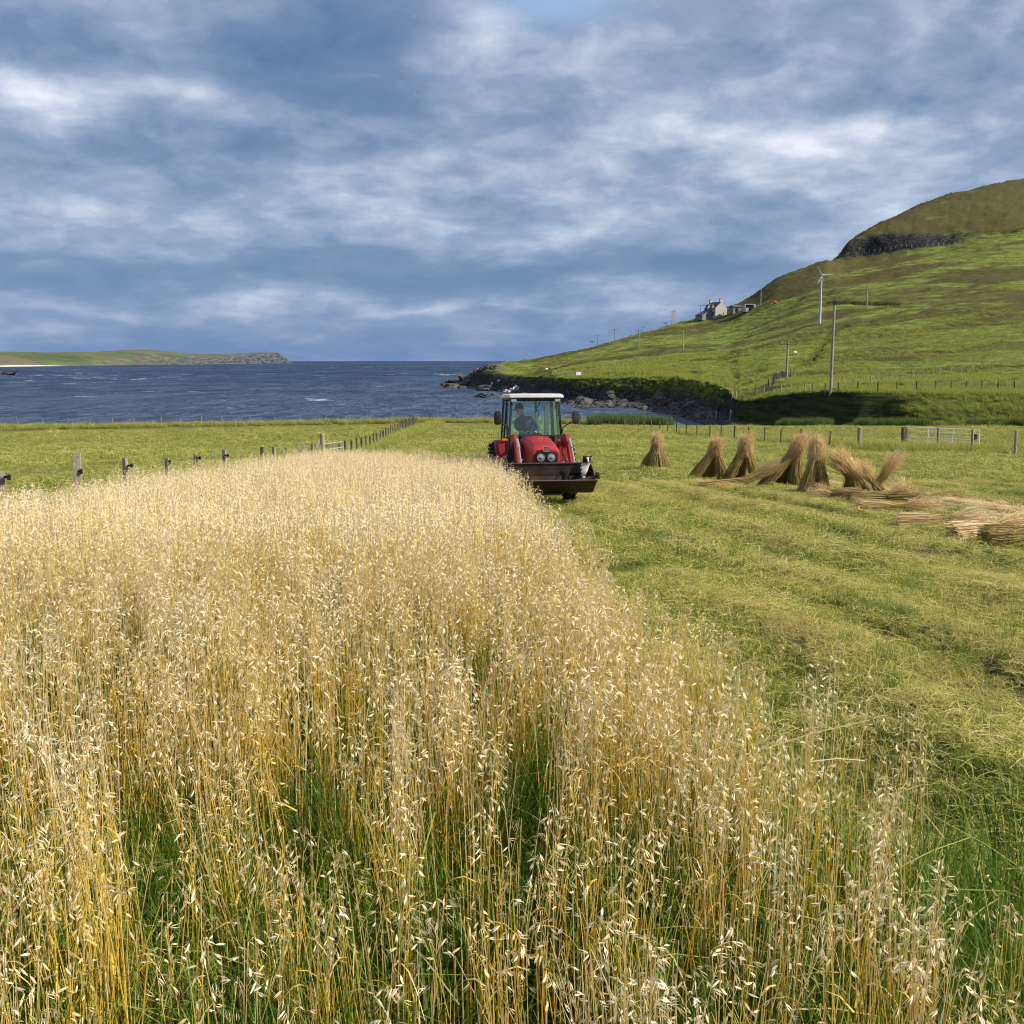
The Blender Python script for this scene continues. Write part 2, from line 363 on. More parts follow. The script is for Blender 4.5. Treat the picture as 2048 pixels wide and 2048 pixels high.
def hgt(x, y, full=False):
    x = np.atleast_1d(np.asarray(x, float)).ravel(); y = np.atleast_1d(np.asarray(y, float)).ravel()
    Yc, Zc, u = prof(x, y); nh = near_h(x, y); far = pchip(Yc, Zc, y)
    z = np.where(y < Yc[0], nh, far)
    k = np.clip((y[None, :] >= Yc).sum(0), 0, NP_)          # 0 = field ... 
    hill = (sstep(0, 12, y - Yc[5])) * (1 - sstep(0, 60, y - Yc[12])) * (u > 900)
    am = 0.22 + 0.0011 * y
    z = z + hill * (am * 1.5 * fbm(x / 14 + y / 60, y / 14, 21, 4) + am * 0.9 * fbm(x / 3.2, y / 2.4, 31, 3) + 1.0 * sstep(150, 300, y) * fbm(x / 50, y / 45, 41, 3))
    cliff = ((k >= 4) & (k <= 5)) * 1.0 * (u > 885)
    z = z + cliff * (0.9 * fbm(x / 5, y / 5, 51, 4) * sstep(150, 200, y) + 0.35 * fbm(x / 2, y / 2, 55, 3))
    crag = sstep(0, 8, y - Yc[10]) * (1 - sstep(0, 30, y - Yc[11])) * (u > 1668)
    z = z + crag * 2.2 * fbm(x / 7, y / 7, 61, 4)
    edge = sstep(-2, 1, y - Yc[0]) * (1 - sstep(3, 7, y - Yc[0]))
    z = z + edge * (0.30 + 0.25 * fbm(x / 3, y / 3, 71, 3)) * (u < 1300)
    for pts, hw, dep in DITCH:
        for a, b in zip(pts[:-1], pts[1:]):
            z = z - dep * (1 - sstep(0, hw, seg_dist(x, y, a, b)))
    if full: return z, Yc, k, u
    return z
def H(x, y): return float(hgt([x], [y])[0])
def place(u, v, ymax=1200, ymin=1.0):
    """the point of the land seen at this pixel (or, just above a skyline, the skyline itself)"""
    t, s = ray(u, v)
    ys = np.geomspace(ymin, ymax, 2600); zt = hgt(t * ys, ys); d = s * ys - zt
    hit = np.nonzero(d < 0)[0]
    if len(hit) == 0: i = int(np.argmin(d / ys))
    else: i = int(hit[0])
    y = ys[i]; return Vector((t * y, y, zt[i]))
DITCH_PX = [([(1690, 655), (1668, 662), (1640, 690), (1604, 733)], 2.6, 1.7), ([(1536, 782), (1556, 777), (1584, 774)], 3.6, 1.6),
            ([(1650, 603), (1700, 605), (1792, 606)], 2.6, 1.9), ([(1380, 744), (1400, 750)], 3, 1.6)]
_d = []
for pts, hw, dep in DITCH_PX: _d.append(([tuple(place(*p)[:2]) for p in pts], hw, dep))
DITCH += _d

# ------------------------------------------------------------------ ground sheet
def ground_material():
    m = bpy.data.materials.new("turf_and_rock"); m.use_nodes = True; w = NT(m.node_tree)
    pos = w.n('ShaderNodeNewGeometry').outputs['Position']
    a1 = w.n('ShaderNodeSeparateColor', ins={0: w.n('ShaderNodeAttribute', attribute_name='mask').outputs[0]})
    a2 = w.n('ShaderNodeSeparateColor', ins={0: w.n('ShaderNodeAttribute', attribute_name='mask2').outputs[0]})
    rock, heath_shade, dry = a1.outputs[0], a1.outputs[1], a1.outputs[2]
    field, beach, hill = a2.outputs[0], a2.outputs[1], a2.outputs[2]
    fine = w.noise(pos, 9.0, 5, 0.65)
    med = w.noise(w.map(pos, (0.10, 0.16, 1.5)), 1.0, 8, 0.70)
    big = w.noise(w.map(pos, (0.022, 0.05, 0.03)), 1.0, 5, 0.6)
    # field turf
    cf = w.mix(w.ramp(fine, [(0.35, 0), (0.7, 1)]), (.085, .095, .020), (.230, .210, .060))
    cf = w.mix(field, cf, w.mix(w.ramp(fine, [(0.35, 0), (0.7, 1)]), (.025, .032, .010), (.095, .095, .028)))
    # hill turf: streaks of bright and olive grass
    ch = w.mix(w.ramp(med, [(0.40, 0), (0.60, 1)]), (.036, .064, .010), (.205, .260, .042))
    ch = w.mix(w.ramp(fine, [(0.3, 0.0), (0.75, 0.5)]), ch, (.22, .22, .052))
    ch = w.mix(w.ramp(big, [(0.50, 0), (0.64, 0.65)]), ch, (.110, .098, .028))
    c = w.mix(hill, cf, ch)
    c = w.mix(w.math('MULTIPLY', heath_shade, w.ramp(med, [(0.3, 0.55), (0.6, 1.0)])), c, w.mix(fine, (.032, .030, .010), (.115, .092, .034)))  # heath brown, also carrying the painted shade of the left-facing slope
    c = w.mix(w.math('MULTIPLY', dry, 0.85), c, w.mix(fine, (.20, .15, .055), (.34, .27, .12)))
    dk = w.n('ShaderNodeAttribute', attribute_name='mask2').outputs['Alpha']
    c = w.mix(dk, c, w.mix(w.ramp(med, [(.4, 0), (.65, 1)]), (.016, .026, .008), (.075, .090, .020)))  # dark growth, with bank and ditch shade mixed into the colour
    rk = w.mix(w.ramp(w.noise(w.map(pos, (1.3, 1.3, 2.5), rot=(.5, .3, .2)), 0.55, 7, 0.65), [(0.42, 0), (0.72, 1)]), (.014, .014, .014), (.125, .12, .11))
    c = w.mix(rock, c, rk)
    bc = w.mix(w.ramp(w.noise(pos, 0.9, 6, 0.7), [(0.35, 0), (0.65, 1)]), (.05, .04, .022), (.19, .15, .085))
    c = w.mix(beach, c, bc)
    dirt = w.noise(pos, 30, 3, 0.6)
    bmp = w.n('ShaderNodeBump', ins={'Strength': 0.9, 'Distance': 0.12, 'Height': fine})
    bmp2 = w.n('ShaderNodeBump', ins={'Strength': 0.9, 'Distance': 1.8, 'Height': w.math('MULTIPLY', med, hill), 'Normal': bmp.outputs[0]})
    b = w.n('ShaderNodeBsdfPrincipled', ins={'Base Color': c, 'Roughness': 0.95, 'Specular IOR Level': 0.1, 'Normal': bmp2.outputs[0]})
    w.n('ShaderNodeOutputMaterial', ins={0: b.outputs[0]})
    return m
def build_ground():
    tc = np.unique(np.concatenate([np.linspace(-2.3, -0.62, 70), (np.arange(-260, 2330, 4.0) - 1024) / 2048, np.linspace(0.64, 2.3, 70)]))
    nc = tc.size
    Yc, Zc, u = prof(tc * 300.0, np.full(nc, 300.0))
    r = np.linspace(0, 1, 230) ** 1.9
    segs = [(-14 + (Yc[0] + 14)[None, :] * r[:-1, None])]
    for i, n in enumerate([8, 6, 8, 12, 26, 46, 70, 62, 44, 40, 24, 44, 14, 8][:NP_ - 1]):
        q = np.linspace(0, 1, n + 1)[:-1 if i < NP_ - 2 else None]
        segs.append(Yc[i][None, :] + (Yc[i + 1] - Yc[i])[None, :] * q[:, None])
    Yg = np.concatenate(segs); nr = Yg.shape[0]
    Xg = tc[None, :] * np.sqrt(np.maximum(Yg, 0) ** 2 + 64)
    zz, yc, k, uu = [], [], [], []
    m1 = np.zeros((nr * nc, 4), np.float32); m2 = np.zeros((nr * nc, 4), np.float32); m1[:, 3] = m2[:, 3] = 0
    Zg = np.zeros((nr, nc))
    for i in range(0, nr, 40):
        x = Xg[i:i + 40].ravel(); y = Yg[i:i + 40].ravel()
        z, Y, k, u = hgt(x, y, True); Zg[i:i + 40] = z.reshape(-1, nc)
        s = slice(i * nc, i * nc + x.size)
        inlet = sstep(1500, 1440, u)
        sea_cliff = (k >= 3) & (k <= 5)
        n_ = fbm(x / 6, y / 6, 81, 4)
        rk = sstep(-5.9, -7.6, z + 2.4 * n_ + sstep(1060, 960, u) * -3.2) * (k >= 3) * (k <= 6) * inlet * (u > 870)
        crag = sstep(-3, 2, y - Y[10]) * (1 - sstep(-2, 5, y - Y[11])) * sstep(1668, 1676, u) * (1 - sstep(1880, 1960, u)) 
        m1[s, 0] = np.clip(rk + crag, 0, 1)
        hn = fbm(x / 42, y / 20, 91, 5, .62)
        band = sstep(1560, 1700, u)
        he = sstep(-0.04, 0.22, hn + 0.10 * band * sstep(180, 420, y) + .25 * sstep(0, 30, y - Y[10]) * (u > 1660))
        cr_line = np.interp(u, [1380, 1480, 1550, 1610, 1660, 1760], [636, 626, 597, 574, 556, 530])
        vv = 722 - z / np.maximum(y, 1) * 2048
        shade = (vv < cr_line) * (u > 1380) * (u < 1800) * (y < Y[10]) * (y > 200)  # hill side turned from the sun: its shade is painted darker
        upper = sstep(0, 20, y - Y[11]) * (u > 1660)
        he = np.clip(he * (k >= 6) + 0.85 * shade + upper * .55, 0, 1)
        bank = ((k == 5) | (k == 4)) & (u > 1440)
        m2[s, 3] = np.clip(bank * (.95 - .55 * sstep(1760, 1850, u) * sstep(-6.6, -5.6, z)) + ((k == 5) & (u <= 1440) & (u > 960)) * .75, 0, 1)  # dark growth on bank and cliff, bank shade painted in with it
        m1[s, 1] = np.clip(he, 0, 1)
        ed = sstep(-3, 0, y - Y[0]) * (1 - sstep(5, 9, y - Y[0])) * (u < 1330)
        fl = np.exp(-((x + 7.9) / 1.0) ** 2) * (y > 30) * (y < 122)
        m1[s, 2] = np.clip(0.6 * ed + .8 * fl, 0, 1)
        m2[s, 0] = (1 - sstep(28, 40, y)) * ((x > -7.5) | (y < 10))
        m2[s, 1] = ((z < -8.2 + 1.2 * n_) & (k >= 1) & (u < 1420)) * sstep(-14, -10.8, z) * (rk < .5)
        m2[s, 2] = sstep(-6, 6, y - Y[4])
        for pts, hw, dep in DITCH:
            for a_, b_ in zip(pts[:-1], pts[1:]): m2[s, 3] = np.maximum(m2[s, 3], .9 * (1 - sstep(hw * .4, hw * .9, seg_dist(x, y, a_, b_))))  # ditch shade painted into the ground colour
    v = np.stack([Xg.ravel(), Yg.ravel(), Zg.ravel()], 1)
    i, j = np.meshgrid(np.arange(nr - 1), np.arange(nc - 1), indexing='ij'); a = (i * nc + j).ravel()
    f = np.stack([a, a + 1, a + nc + 1, a + nc], 1)
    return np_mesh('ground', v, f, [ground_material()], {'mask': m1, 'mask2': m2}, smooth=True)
def np_mesh(name, v, f, mats, cols=None, smooth=False, link=True, floats=None):
    me = bpy.data.meshes.new(name); nv, nf = len(v), len(f); w = f.shape[1]
    me.vertices.add(nv); me.vertices.foreach_set('co', np.asarray(v, np.float32).ravel())
    me.loops.add(nf * w); me.loops.foreach_set('vertex_index', f.astype(np.int32).ravel())
    me.polygons.add(nf); me.polygons.foreach_set('loop_start', np.arange(nf, dtype=np.int32) * w)
    me.polygons.foreach_set('loop_total', np.full(nf, w, np.int32))
    if smooth: me.polygons.foreach_set('use_smooth', np.ones(nf, bool))
    me.update(calc_edges=True); me.validate()
    for k, c in (cols or {}).items():
        at = me.color_attributes.new(k, 'FLOAT_COLOR', 'POINT'); at.data.foreach_set('color', np.asarray(c, np.float32).ravel())
    for k, c in (floats or {}).items():
        at = me.attributes.new(k, 'FLOAT', 'POINT'); at.data.foreach_set('value', np.asarray(c, np.float32))
    for m in mats: me.materials.append(m)
    o = bpy.data.objects.new(name, me)
    if link: COL.objects.link(o)
    return o
ground = build_ground(); tag(ground, kind='structure')

# ------------------------------------------------------------------ sea
def sea():
    m = bpy.data.materials.new("sea_water"); m.use_nodes = True; w = NT(m.node_tree)
    pos = w.n('ShaderNodeNewGeometry').outputs['Position']
    y = w.n('ShaderNodeSeparateXYZ', ins={0: pos}).outputs[1]
    yk = w.math('DIVIDE', y, 2500.0)
    A = w.noise(w.map(pos, (0.30, 0.10, 1), rot=(0, 0, .06)), 1.0, 4, 0.6, 0.5)
    B = w.noise(w.map(pos, (0.10, 0.034, 1), rot=(0, 0, -.05)), 1.0, 4, 0.6, 0.5)
    C = w.noise(w.map(pos, (0.035, 0.009, 1), rot=(0, 0, .03)), 1.0, 5, 0.65, 0.4)
    D = w.noise(w.map(pos, (0.010, 0.0024, 1)), 1.0, 6, 0.7, 0.3)
    f1 = w.ramp(yk, [(0.08, 0.0), (0.15, 1.0)]); f2 = w.ramp(yk, [(0.16, 0.0), (0.34, 1.0)]); f3 = w.ramp(yk, [(0.40, 0.0), (0.9, 1.0)])
    wave = w.mix(f3, w.mix(f2, w.mix(f1, A, B), C), D)
    wave = w.math('ADD', wave, w.math('MULTIPLY', w.math('SUBTRACT', w.noise(w.map(pos, (0.006, 0.02, 1)), 1.0, 5, .6), .5), .35))
    b1 = w.n('ShaderNodeBump', ins={'Strength': 1.0, 'Distance': 2.2, 'Height': A})
    shallow = w.ramp(w.math('DIVIDE', y, 1000.0), [(0.14, 1.0), (0.34, 0.45), (0.75, 0.0)])
    deep = w.mix(w.ramp(wave, [(0.34, 0), (0.66, 1)]), (.006, .018, .048), (.036, .066, .125))
    near = w.mix(w.ramp(wave, [(0.34, 0), (0.66, 1)]), (.016, .030, .056), (.086, .112, .172))
    c = w.mix(shallow, deep, near)
    caps = w.noise(w.map(pos, (0.05, 0.05, 1), loc=(7, 3, 0)), 1.0, 8, 0.75, 0.2)
    gust = w.noise(w.map(pos, (0.002, 0.004, 1), loc=(3, 1, 0)), 1.0, 2, 0.5)
    caps = w.ramp(w.math('ADD', caps, w.math('MULTIPLY', w.math('SUBTRACT', gust, .5), .25)), [(0.640, 0.0), (0.665, 0.9)])
    c = w.mix(caps, c, (.55, .58, .62))
    b = w.n('ShaderNodeBsdfPrincipled', ins={'Base Color': c, 'Roughness': 0.5, 'IOR': 1.33, 'Specular IOR Level': 0.12, 'Normal': b1.outputs[0]})
    w.n('ShaderNodeOutputMaterial', ins={0: b.outputs[0]})
    mb = MB(); S = 70000
    mb.add([(-S, 60, SEA), (S, 60, SEA), (S, S, SEA), (-S, S, SEA)], [(0, 1, 2, 3)])
    tag(mb.build('sea', m), kind='structure')
sea()

# ------------------------------------------------------------------ far headland across the bay
def headland():
    us = np.arange(-700, 590, 3.0)
    ridge = np.interp(us, [-700, -300, -60, 0, 90, 200, 250, 300, 340, 370, 420, 460, 480, 520, 555, 566, 583, 586], [690, 694, 699, 703, 705, 704, 700.5, 700, 703, 707, 708.5, 709, 707, 706, 705, 710, 725, 726.8])
    dep = np.interp(us, [-700, 0, 150, 300, 430, 586], [1700, 1950, 2200, 2700, 3300, 4300])
    n = len(us); rows = []
    prof_d = [0, 4, 14, 26, 60, 130, 260, 380, 520, 640, 760, 900]
    cliff = np.interp(us, [-700, 130, 200, 300, 400, 586], [0.02, 0.05, 0.22, 0.42, .62, .92])
    V = []; K = []
    for q in np.linspace(0, 1, 60):
        d = dep + (5 + 700 * q ** 1.6)
        zr = np.array([zv(r, dd + 520) for r, dd in zip(ridge, dep)])
        top = zr - SEA
        f = np.clip(cliff * sstep(0, .10, q) + (1 - cliff) * np.sin(np.clip(q / .82, 0, 1) * math.pi / 2) ** 1.1, 0, 1)
        f = f * (1 - .5 * sstep(.85, 1.0, q))
        x = (us - 1024) / 2048 * .99 * d; z = SEA - .6 + top * f
        z = z + (3.2 * fbm(x / 60, d / 60, 5) * sstep(0, .15, q) + 5.0 * fbm(x / 90 + d / 40, d / 40, 6, 5) * cliff * sstep(0, .06, q) * (1 - sstep(.1, .3, q))) * (1 - sstep(.6, .8, q) * .8) * sstep(0.5, 4, top)
        
        V.append(np.stack([x, d + 14 * fbm(us / 23, us * 0 + q * 6, 9, 5, .6) * (1 - q) ** 2, z], 1))
        mk = np.zeros((n, 4)); mk[:, 3] = 1
        mk[:, 0] = np.clip(cliff * 1.25, 0, 1) * (1 - sstep(.08, .22, q)) * sstep(120, 240, us)
        mk[:, 1] = sstep(-.1, .35, fbm(x / 260, d / 90, 15) + .25 * sstep(200, 330, us) )
        mk[:, 2] = (q < .05) * sstep(140, 60, us)
        K.append(mk)
    V = np.concatenate(V); K = np.concatenate(K)
    i, j = np.meshgrid(np.arange(59), np.arange(n - 1), indexing='ij'); a = (i * n + j).ravel()
    f = np.stack([a, a + 1, a + n + 1, a + n], 1)
    m = bpy.data.materials.new("headland_turf"); m.use_nodes = True; w = NT(m.node_tree)
    pos = w.n('ShaderNodeNewGeometry').outputs['Position']
    s = w.n('ShaderNodeSeparateColor', ins={0: w.n('ShaderNodeAttribute', attribute_name='mask').outputs[0]})
    nn = w.noise(w.map(pos, (.004, .012, .05)), 1.0, 6, .6)
    c = w.mix(w.ramp(nn, [(.35, 0), (.65, 1)]), (.060, .082, .042), (.115, .135, .062))
    c = w.mix(s.outputs[1], c, w.mix(nn, (.085, .080, .055), (.150, .132, .085)))
    c = w.mix(s.outputs[0], c, w.mix(w.ramp(w.noise(w.map(pos, (.02, .02, .16)), 1.0, 6, .7), [(.4, 0), (.7, 1)]), (.030, .036, .048), (.14, .15, .17)))
    c = w.mix(s.outputs[2], c, (.52, .50, .46))
    b = w.n('ShaderNodeBsdfPrincipled', ins={'Base Color': c, 'Roughness': 1.0, 'Specular IOR Level': 0.05})
    w.n('ShaderNodeOutputMaterial', ins={0: b.outputs[0]})
    o = np_mesh('far_hills', V, f, [m], {'mask': K}, smooth=True)
    tag(o, kind='structure')
headland()

# ------------------------------------------------------------------ vegetation: clump shapes, scattered with geometry nodes
def strip_mesh(name, strips, mats, link=False):
    """strips: list of (points (m,3), side vectors (m,3) with half width, tint, material index)"""
    V = []; F = []; Tn = []; Mi = []; k = 0
    for p, sd, t, mi in strips:
        m = len(p); V.append(p - sd); V.append(p + sd); tt = np.asarray(t) * np.ones(m); Tn += [tt, tt]
        for i in range(m - 1): F.append((k + i, k + m + i, k + m + i + 1, k + i + 1)); Mi.append(mi)
        k += 2 * m
    V = np.concatenate(V); F = np.array(F)
    o = np_mesh(name, V, F, mats, floats={'tint': np.concatenate(Tn)}, link=link)
    o.data.polygons.foreach_set('material_index', np.array(Mi, np.int32))
    return o
def blade(p0, h, az, lean, w, curl=0.5, n=3, flat=0.0):
    s = np.linspace(0, 1, n + 1)
    d = np.array([math.cos(az), math.sin(az), 0.0])
    out = h * (lean * s + curl * lean * s ** 2); up = h * (s - 0.35 * abs(lean) * s ** 2) * (1 - flat)
    p = np.asarray(p0)[None, :] + d[None, :] * out[:, None] + np.array([0, 0, 1.0])[None, :] * up[:, None]
    a2 = az + math.pi / 2 + rng.uniform(-.7, .7)
    side = np.array([math.cos(a2), math.sin(a2), 0])[None, :] * (w / 2 * (1 - 0.85 * s ** 1.5))[:, None]
    return p, side
def clump(name, n, rad, h, hv, w, lean, mats, tint=(0.1, 0.5), seg=2, straw=0, strawlen=.2, strawtint=(.7, 1.0), sw=.003):
    st = []
    for i in range(n):
        a = rng.uniform(0, 6.28); r = rad * math.sqrt(rng.uniform()); 
        p, sd = blade((r * math.cos(a), r * math.sin(a), -.02), h * rng.uniform(1 - hv, 1 + hv), rng.uniform(0, 6.28), abs(rng.normal(0, lean)), w * rng.uniform(.7, 1.3), n=seg)
        t = rng.uniform(*tint); st.append((p, sd, np.linspace(max(0, t - .05), min(1, t + .08), seg + 1), 0))
    for i in range(straw):
        a = rng.uniform(0, 6.28); r = rad * 1.1 * math.sqrt(rng.uniform()); a2 = rng.uniform(0, 6.28); L = strawlen * rng.uniform(.4, 1.3)
        c = np.array([r * math.cos(a), r * math.sin(a), rng.uniform(.1, 1.0) * h]); d = np.array([math.cos(a2), math.sin(a2), rng.normal(0, .18)]) * L / 2
        s2 = np.array([-math.sin(a2), math.cos(a2), rng.uniform(-.5, .5)]) * sw / 2
        st.append((np.stack([c - d, c + [0, 0, .01], c + d]), np.stack([s2, s2, s2 * .6]), rng.uniform(*strawtint), 0))
    return strip_mesh(name, st, mats)

def scatter(name, protos, xyz, rotz, scl, tilt=None, label=None, kind='stuff', cat='grass'):
    n = len(xyz)
    col = bpy.data.collections.new(name + '_shapes')
    for o in protos: col.objects.link(o)
    me = bpy.data.meshes.new(name); me.vertices.add(n); me.vertices.foreach_set('co', np.asarray(xyz, np.float32).ravel())
    rot = np.zeros((n, 3), np.float32); rot[:, 2] = rotz
    if tilt is not None: rot[:, 0:2] = tilt
    at = me.attributes.new('rot', 'FLOAT_VECTOR', 'POINT'); at.data.foreach_set('vector', rot.ravel())
    sc = np.asarray(scl, np.float32); sc = np.repeat(sc[:, None], 3, 1) if sc.ndim == 1 else sc
    at = me.attributes.new('scl', 'FLOAT_VECTOR', 'POINT'); at.data.foreach_set('vector', sc.ravel())
    at = me.attributes.new('pick', 'INT', 'POINT'); at.data.foreach_set('value', rng.integers(0, len(protos), n).astype(np.int32))
    o = bpy.data.objects.new(name, me); COL.objects.link(o)
    ng = bpy.data.node_groups.new(name + '_scatter', 'GeometryNodeTree')
    ng.interface.new_socket('Geometry', in_out='INPUT', socket_type='NodeSocketGeometry')
    ng.interface.new_socket('Geometry', in_out='OUTPUT', socket_type='NodeSocketGeometry')
    N = ng.nodes; L = ng.links
    gi = N.new('NodeGroupInput'); go = N.new('NodeGroupOutput'); ci = N.new('GeometryNodeCollectionInfo'); ip = N.new('GeometryNodeInstanceOnPoints')
    ci.inputs['Collection'].default_value = col; ci.inputs['Separate Children'].default_value = True; ci.inputs['Reset Children'].default_value = True
    ip.inputs['Pick Instance'].default_value = True
    def attr(nm, ty):
        a = N.new('GeometryNodeInputNamedAttribute'); a.data_type = ty; a.inputs[0].default_value = nm; return a.outputs[0]
    L.new(gi.outputs[0], ip.inputs['Points']); L.new(ci.outputs[0], ip.inputs['Instance'])
    L.new(attr('pick', 'INT'), ip.inputs['Instance Index'])
    e2r = N.new('FunctionNodeEulerToRotation'); L.new(attr('rot', 'FLOAT_VECTOR'), e2r.inputs[0]); L.new(e2r.outputs[0], ip.inputs['Rotation'])
    L.new(attr('scl', 'FLOAT_VECTOR'), ip.inputs['Scale']); L.new(ip.outputs[0], go.inputs[0])
    md = o.modifiers.new('scatter', 'NODES'); md.node_group = ng
    return tag(o, label, cat, None, kind)

GREENS = [(0.0, (.045, .100, .010)), (0.3, (.160, .250, .020)), (0.5, (.310, .350, .040)), (0.72, (.50, .44, .100)), (1.0, (.70, .57, .28))]
M_turf = leafmat('cut_grass_blades', GREENS, 0.35, world_mix=[((.50, .38, .14), (.55, .30, .5), .52, .66, .55), ((.10, .20, .016), (.9, .5, .5), .58, .68, .6)])
M_green = leafmat('green_grass_blades', [(0.0, (.035, .080, .008)), (0.4, (.115, .200, .018)), (0.7, (.240, .310, .035)), (1.0, (.56, .48, .16))], 0.35)
M_oat = leafmat('oat_straw', [(0.0, (.32, .34, .022)), (0.20, (.65, .44, .028)), (0.42, (.70, .50, .095)), (0.6, (.68, .54, .25)), (0.8, (.77, .64, .42)), (1.0, (.90, .80, .60))], 0.32, 0.5, spec=0.35)
M_straw = leafmat('cut_straw', [(0.0, (.22, .18, .055)), (0.3, (.46, .33, .12)), (0.6, (.72, .52, .26)), (1.0, (.88, .72, .47))], 0.2)
M_reed = leafmat('reed_leaves', [(0.0, (.028, .060, .012)), (0.5, (.07, .13, .022)), (1.0, (.20, .23, .06))], 0.3)
M_pasture = leafmat('pasture_blades', [(0.0, (.085, .125, .014)), (0.4, (.240, .275, .036)), (0.7, (.46, .44, .100)), (1.0, (.64, .55, .22))], 0.35)

# --- oats: each clump a few stalks; a stalk is a bending straw, a panicle of drooping spikelets and a dry leaf or two
def oat_stalk(st, x, y, h, detail, lean_az, lean, bare=False):
    base = np.array([x, y, -.02]); n = 7
    s = np.linspace(0, 1, n)
    d = np.array([math.cos(lean_az), math.sin(lean_az), 0])
    pts = base[None, :] + d[None, :] * (h * lean * s ** 1.6)[:, None] + np.array([0, 0, h])[None, :] * (s - .12 * lean * s ** 2)[:, None]
    w = (.0050 * (1 - .55 * s)) * (1 if detail else 1.5)
    t0 = rng.uniform(0.0, 0.36) if rng.uniform() < .9 else .55
    tint = np.interp(s, [0, .2, .65, 1], [t0 + .1, t0, t0 + .22, .62])
    for a in ((0, math.pi / 2) if detail else (0,)):
        a2 = a + rng.uniform(-.4, .4)
        sd = np.array([math.cos(a2), math.sin(a2), 0])[None, :] * (w / 2)[:, None]
        st.append((pts, sd, tint, 0))
    if bare: return
    # panicle
    L = h * rng.uniform(.15, .21) + .03; ns = int(rng.uniform(9, 16) if detail else rng.uniform(11, 16))
    one = rng.uniform(0, 6.28)
    for i in range(ns):
        q = (i + rng.uniform(0, 1)) / ns; z = h * (1 - .12 * lean) - L * (1 - q)
        f = np.clip((z / h), 0, 1)
        p = base + d * (h * lean * f ** 1.6) + np.array([0, 0, z])
        az = one + rng.normal(0, 1.5); rr = (.016 + .05 * (1 - q) * rng.uniform(.3, 1.0)) * rng.uniform(.6, 1.2)
        o = np.array([math.cos(az), math.sin(az), 0])
        tip = p + o * rr + np.array([0, 0, rr * rng.uniform(.1, 1.0)])
        if detail: 
            sw = np.array([-o[1], o[0], 0.4]) * .0005
            st.append((np.stack([p, p + o * rr * .7 + [0, 0, rr * .8], tip]), np.stack([sw, sw, sw]), .55, 0))
        SL = rng.uniform(.022, .031) * (1 if detail else 1.15)
        dirn = o * rng.uniform(.2, 1.1) + np.array([rng.normal(-.15, .3), rng.normal(0, .3), -rng.uniform(.15, 1.0)])
        if rng.uniform() < .22: dirn[2] *= -.5
        dirn /= np.linalg.norm(dirn)
        sv = np.cross(dirn, rng.normal(0, 1, 3)); sv /= np.linalg.norm(sv) + 1e-6; bv = np.cross(dirn, sv)
        tn = rng.uniform(.66, 1.0)
        if detail:
            prof_ = np.array([.10, .85, 1.0, .55, .04]); ss = np.array([0, .22, .45, .75, 1.0])
            for sg in (-1, 1):
                ax = dirn + bv * sg * .16; bulge = np.sin(ss * math.pi)[:, None] * bv * sg * .0016
                st.append((tip + ax[None, :] * (SL * ss)[:, None] + bulge, sv[None, :] * (prof_ * .0024)[:, None], np.linspace(tn - .08, tn, 5), 0))
        else:
            ss = np.array([0, .45, 1.0]); st.append((tip + dirn[None, :] * (SL * ss)[:, None], sv[None, :] * (np.array([.3, 1.0, .1]) * .0034)[:, None], tn, 0))
    # leaves
    for i in range(2 if detail else 1):
        if rng.uniform() < .75:
            z = h * rng.uniform(.25, .7); az = rng.uniform(0, 6.28)
            p0 = base + np.array([0, 0, z]); ll = rng.uniform(.12, .24); s3 = np.linspace(0, 1, 5)
            o = np.array([math.cos(az), math.sin(az), 0])
            pp = p0 + o[None, :] * (ll * (s3 * .8))[:, None] + np.array([0, 0, 1])[None, :] * (ll * (.75 * s3 - 1.15 * s3 ** 2))[:, None]
            sd = np.array([-o[1], o[0], rng.uniform(-.5, .5)])[None, :] * (.0035 * (1 - s3 * .8))[:, None]
            st.append((pp, sd, rng.uniform(.3, .7), 0))
def oat_clump(name, n, rad, detail, hmean=1.0):
    st = []
    for i in range(n):
        a = rng.uniform(0, 6.28); r = rad * math.sqrt(rng.uniform())
        oat_stalk(st, r * math.cos(a), r * math.sin(a), hmean * rng.uniform(.72, 1.10), detail, rng.normal(3.4, 1.3), abs(rng.normal(.06, .07)))
    for i in range(12 if detail else 9):
        a = rng.uniform(0, 6.28); r = rad * 1.2 * math.sqrt(rng.uniform()); oat_stalk(st, r * math.cos(a), r * math.sin(a), hmean * rng.uniform(.55, .92), detail, rng.normal(3.4, 1.6), abs(rng.normal(.06, .09)), True)
    return strip_mesh(name, st, [M_oat])

def jitter_grid(x0, x1, y0, y1, s):
    xs = np.arange(x0, x1, s); ys = np.arange(y0, y1, s); X, Y = np.meshgrid(xs, ys); X = X.ravel(); Y = Y.ravel()
    return X + rng.uniform(-.5, .5, X.size) * s, Y + rng.uniform(-.5, .5, X.size) * s
def in_view(x, y, m=1.5): return np.abs(x) < 0.53 * y + m

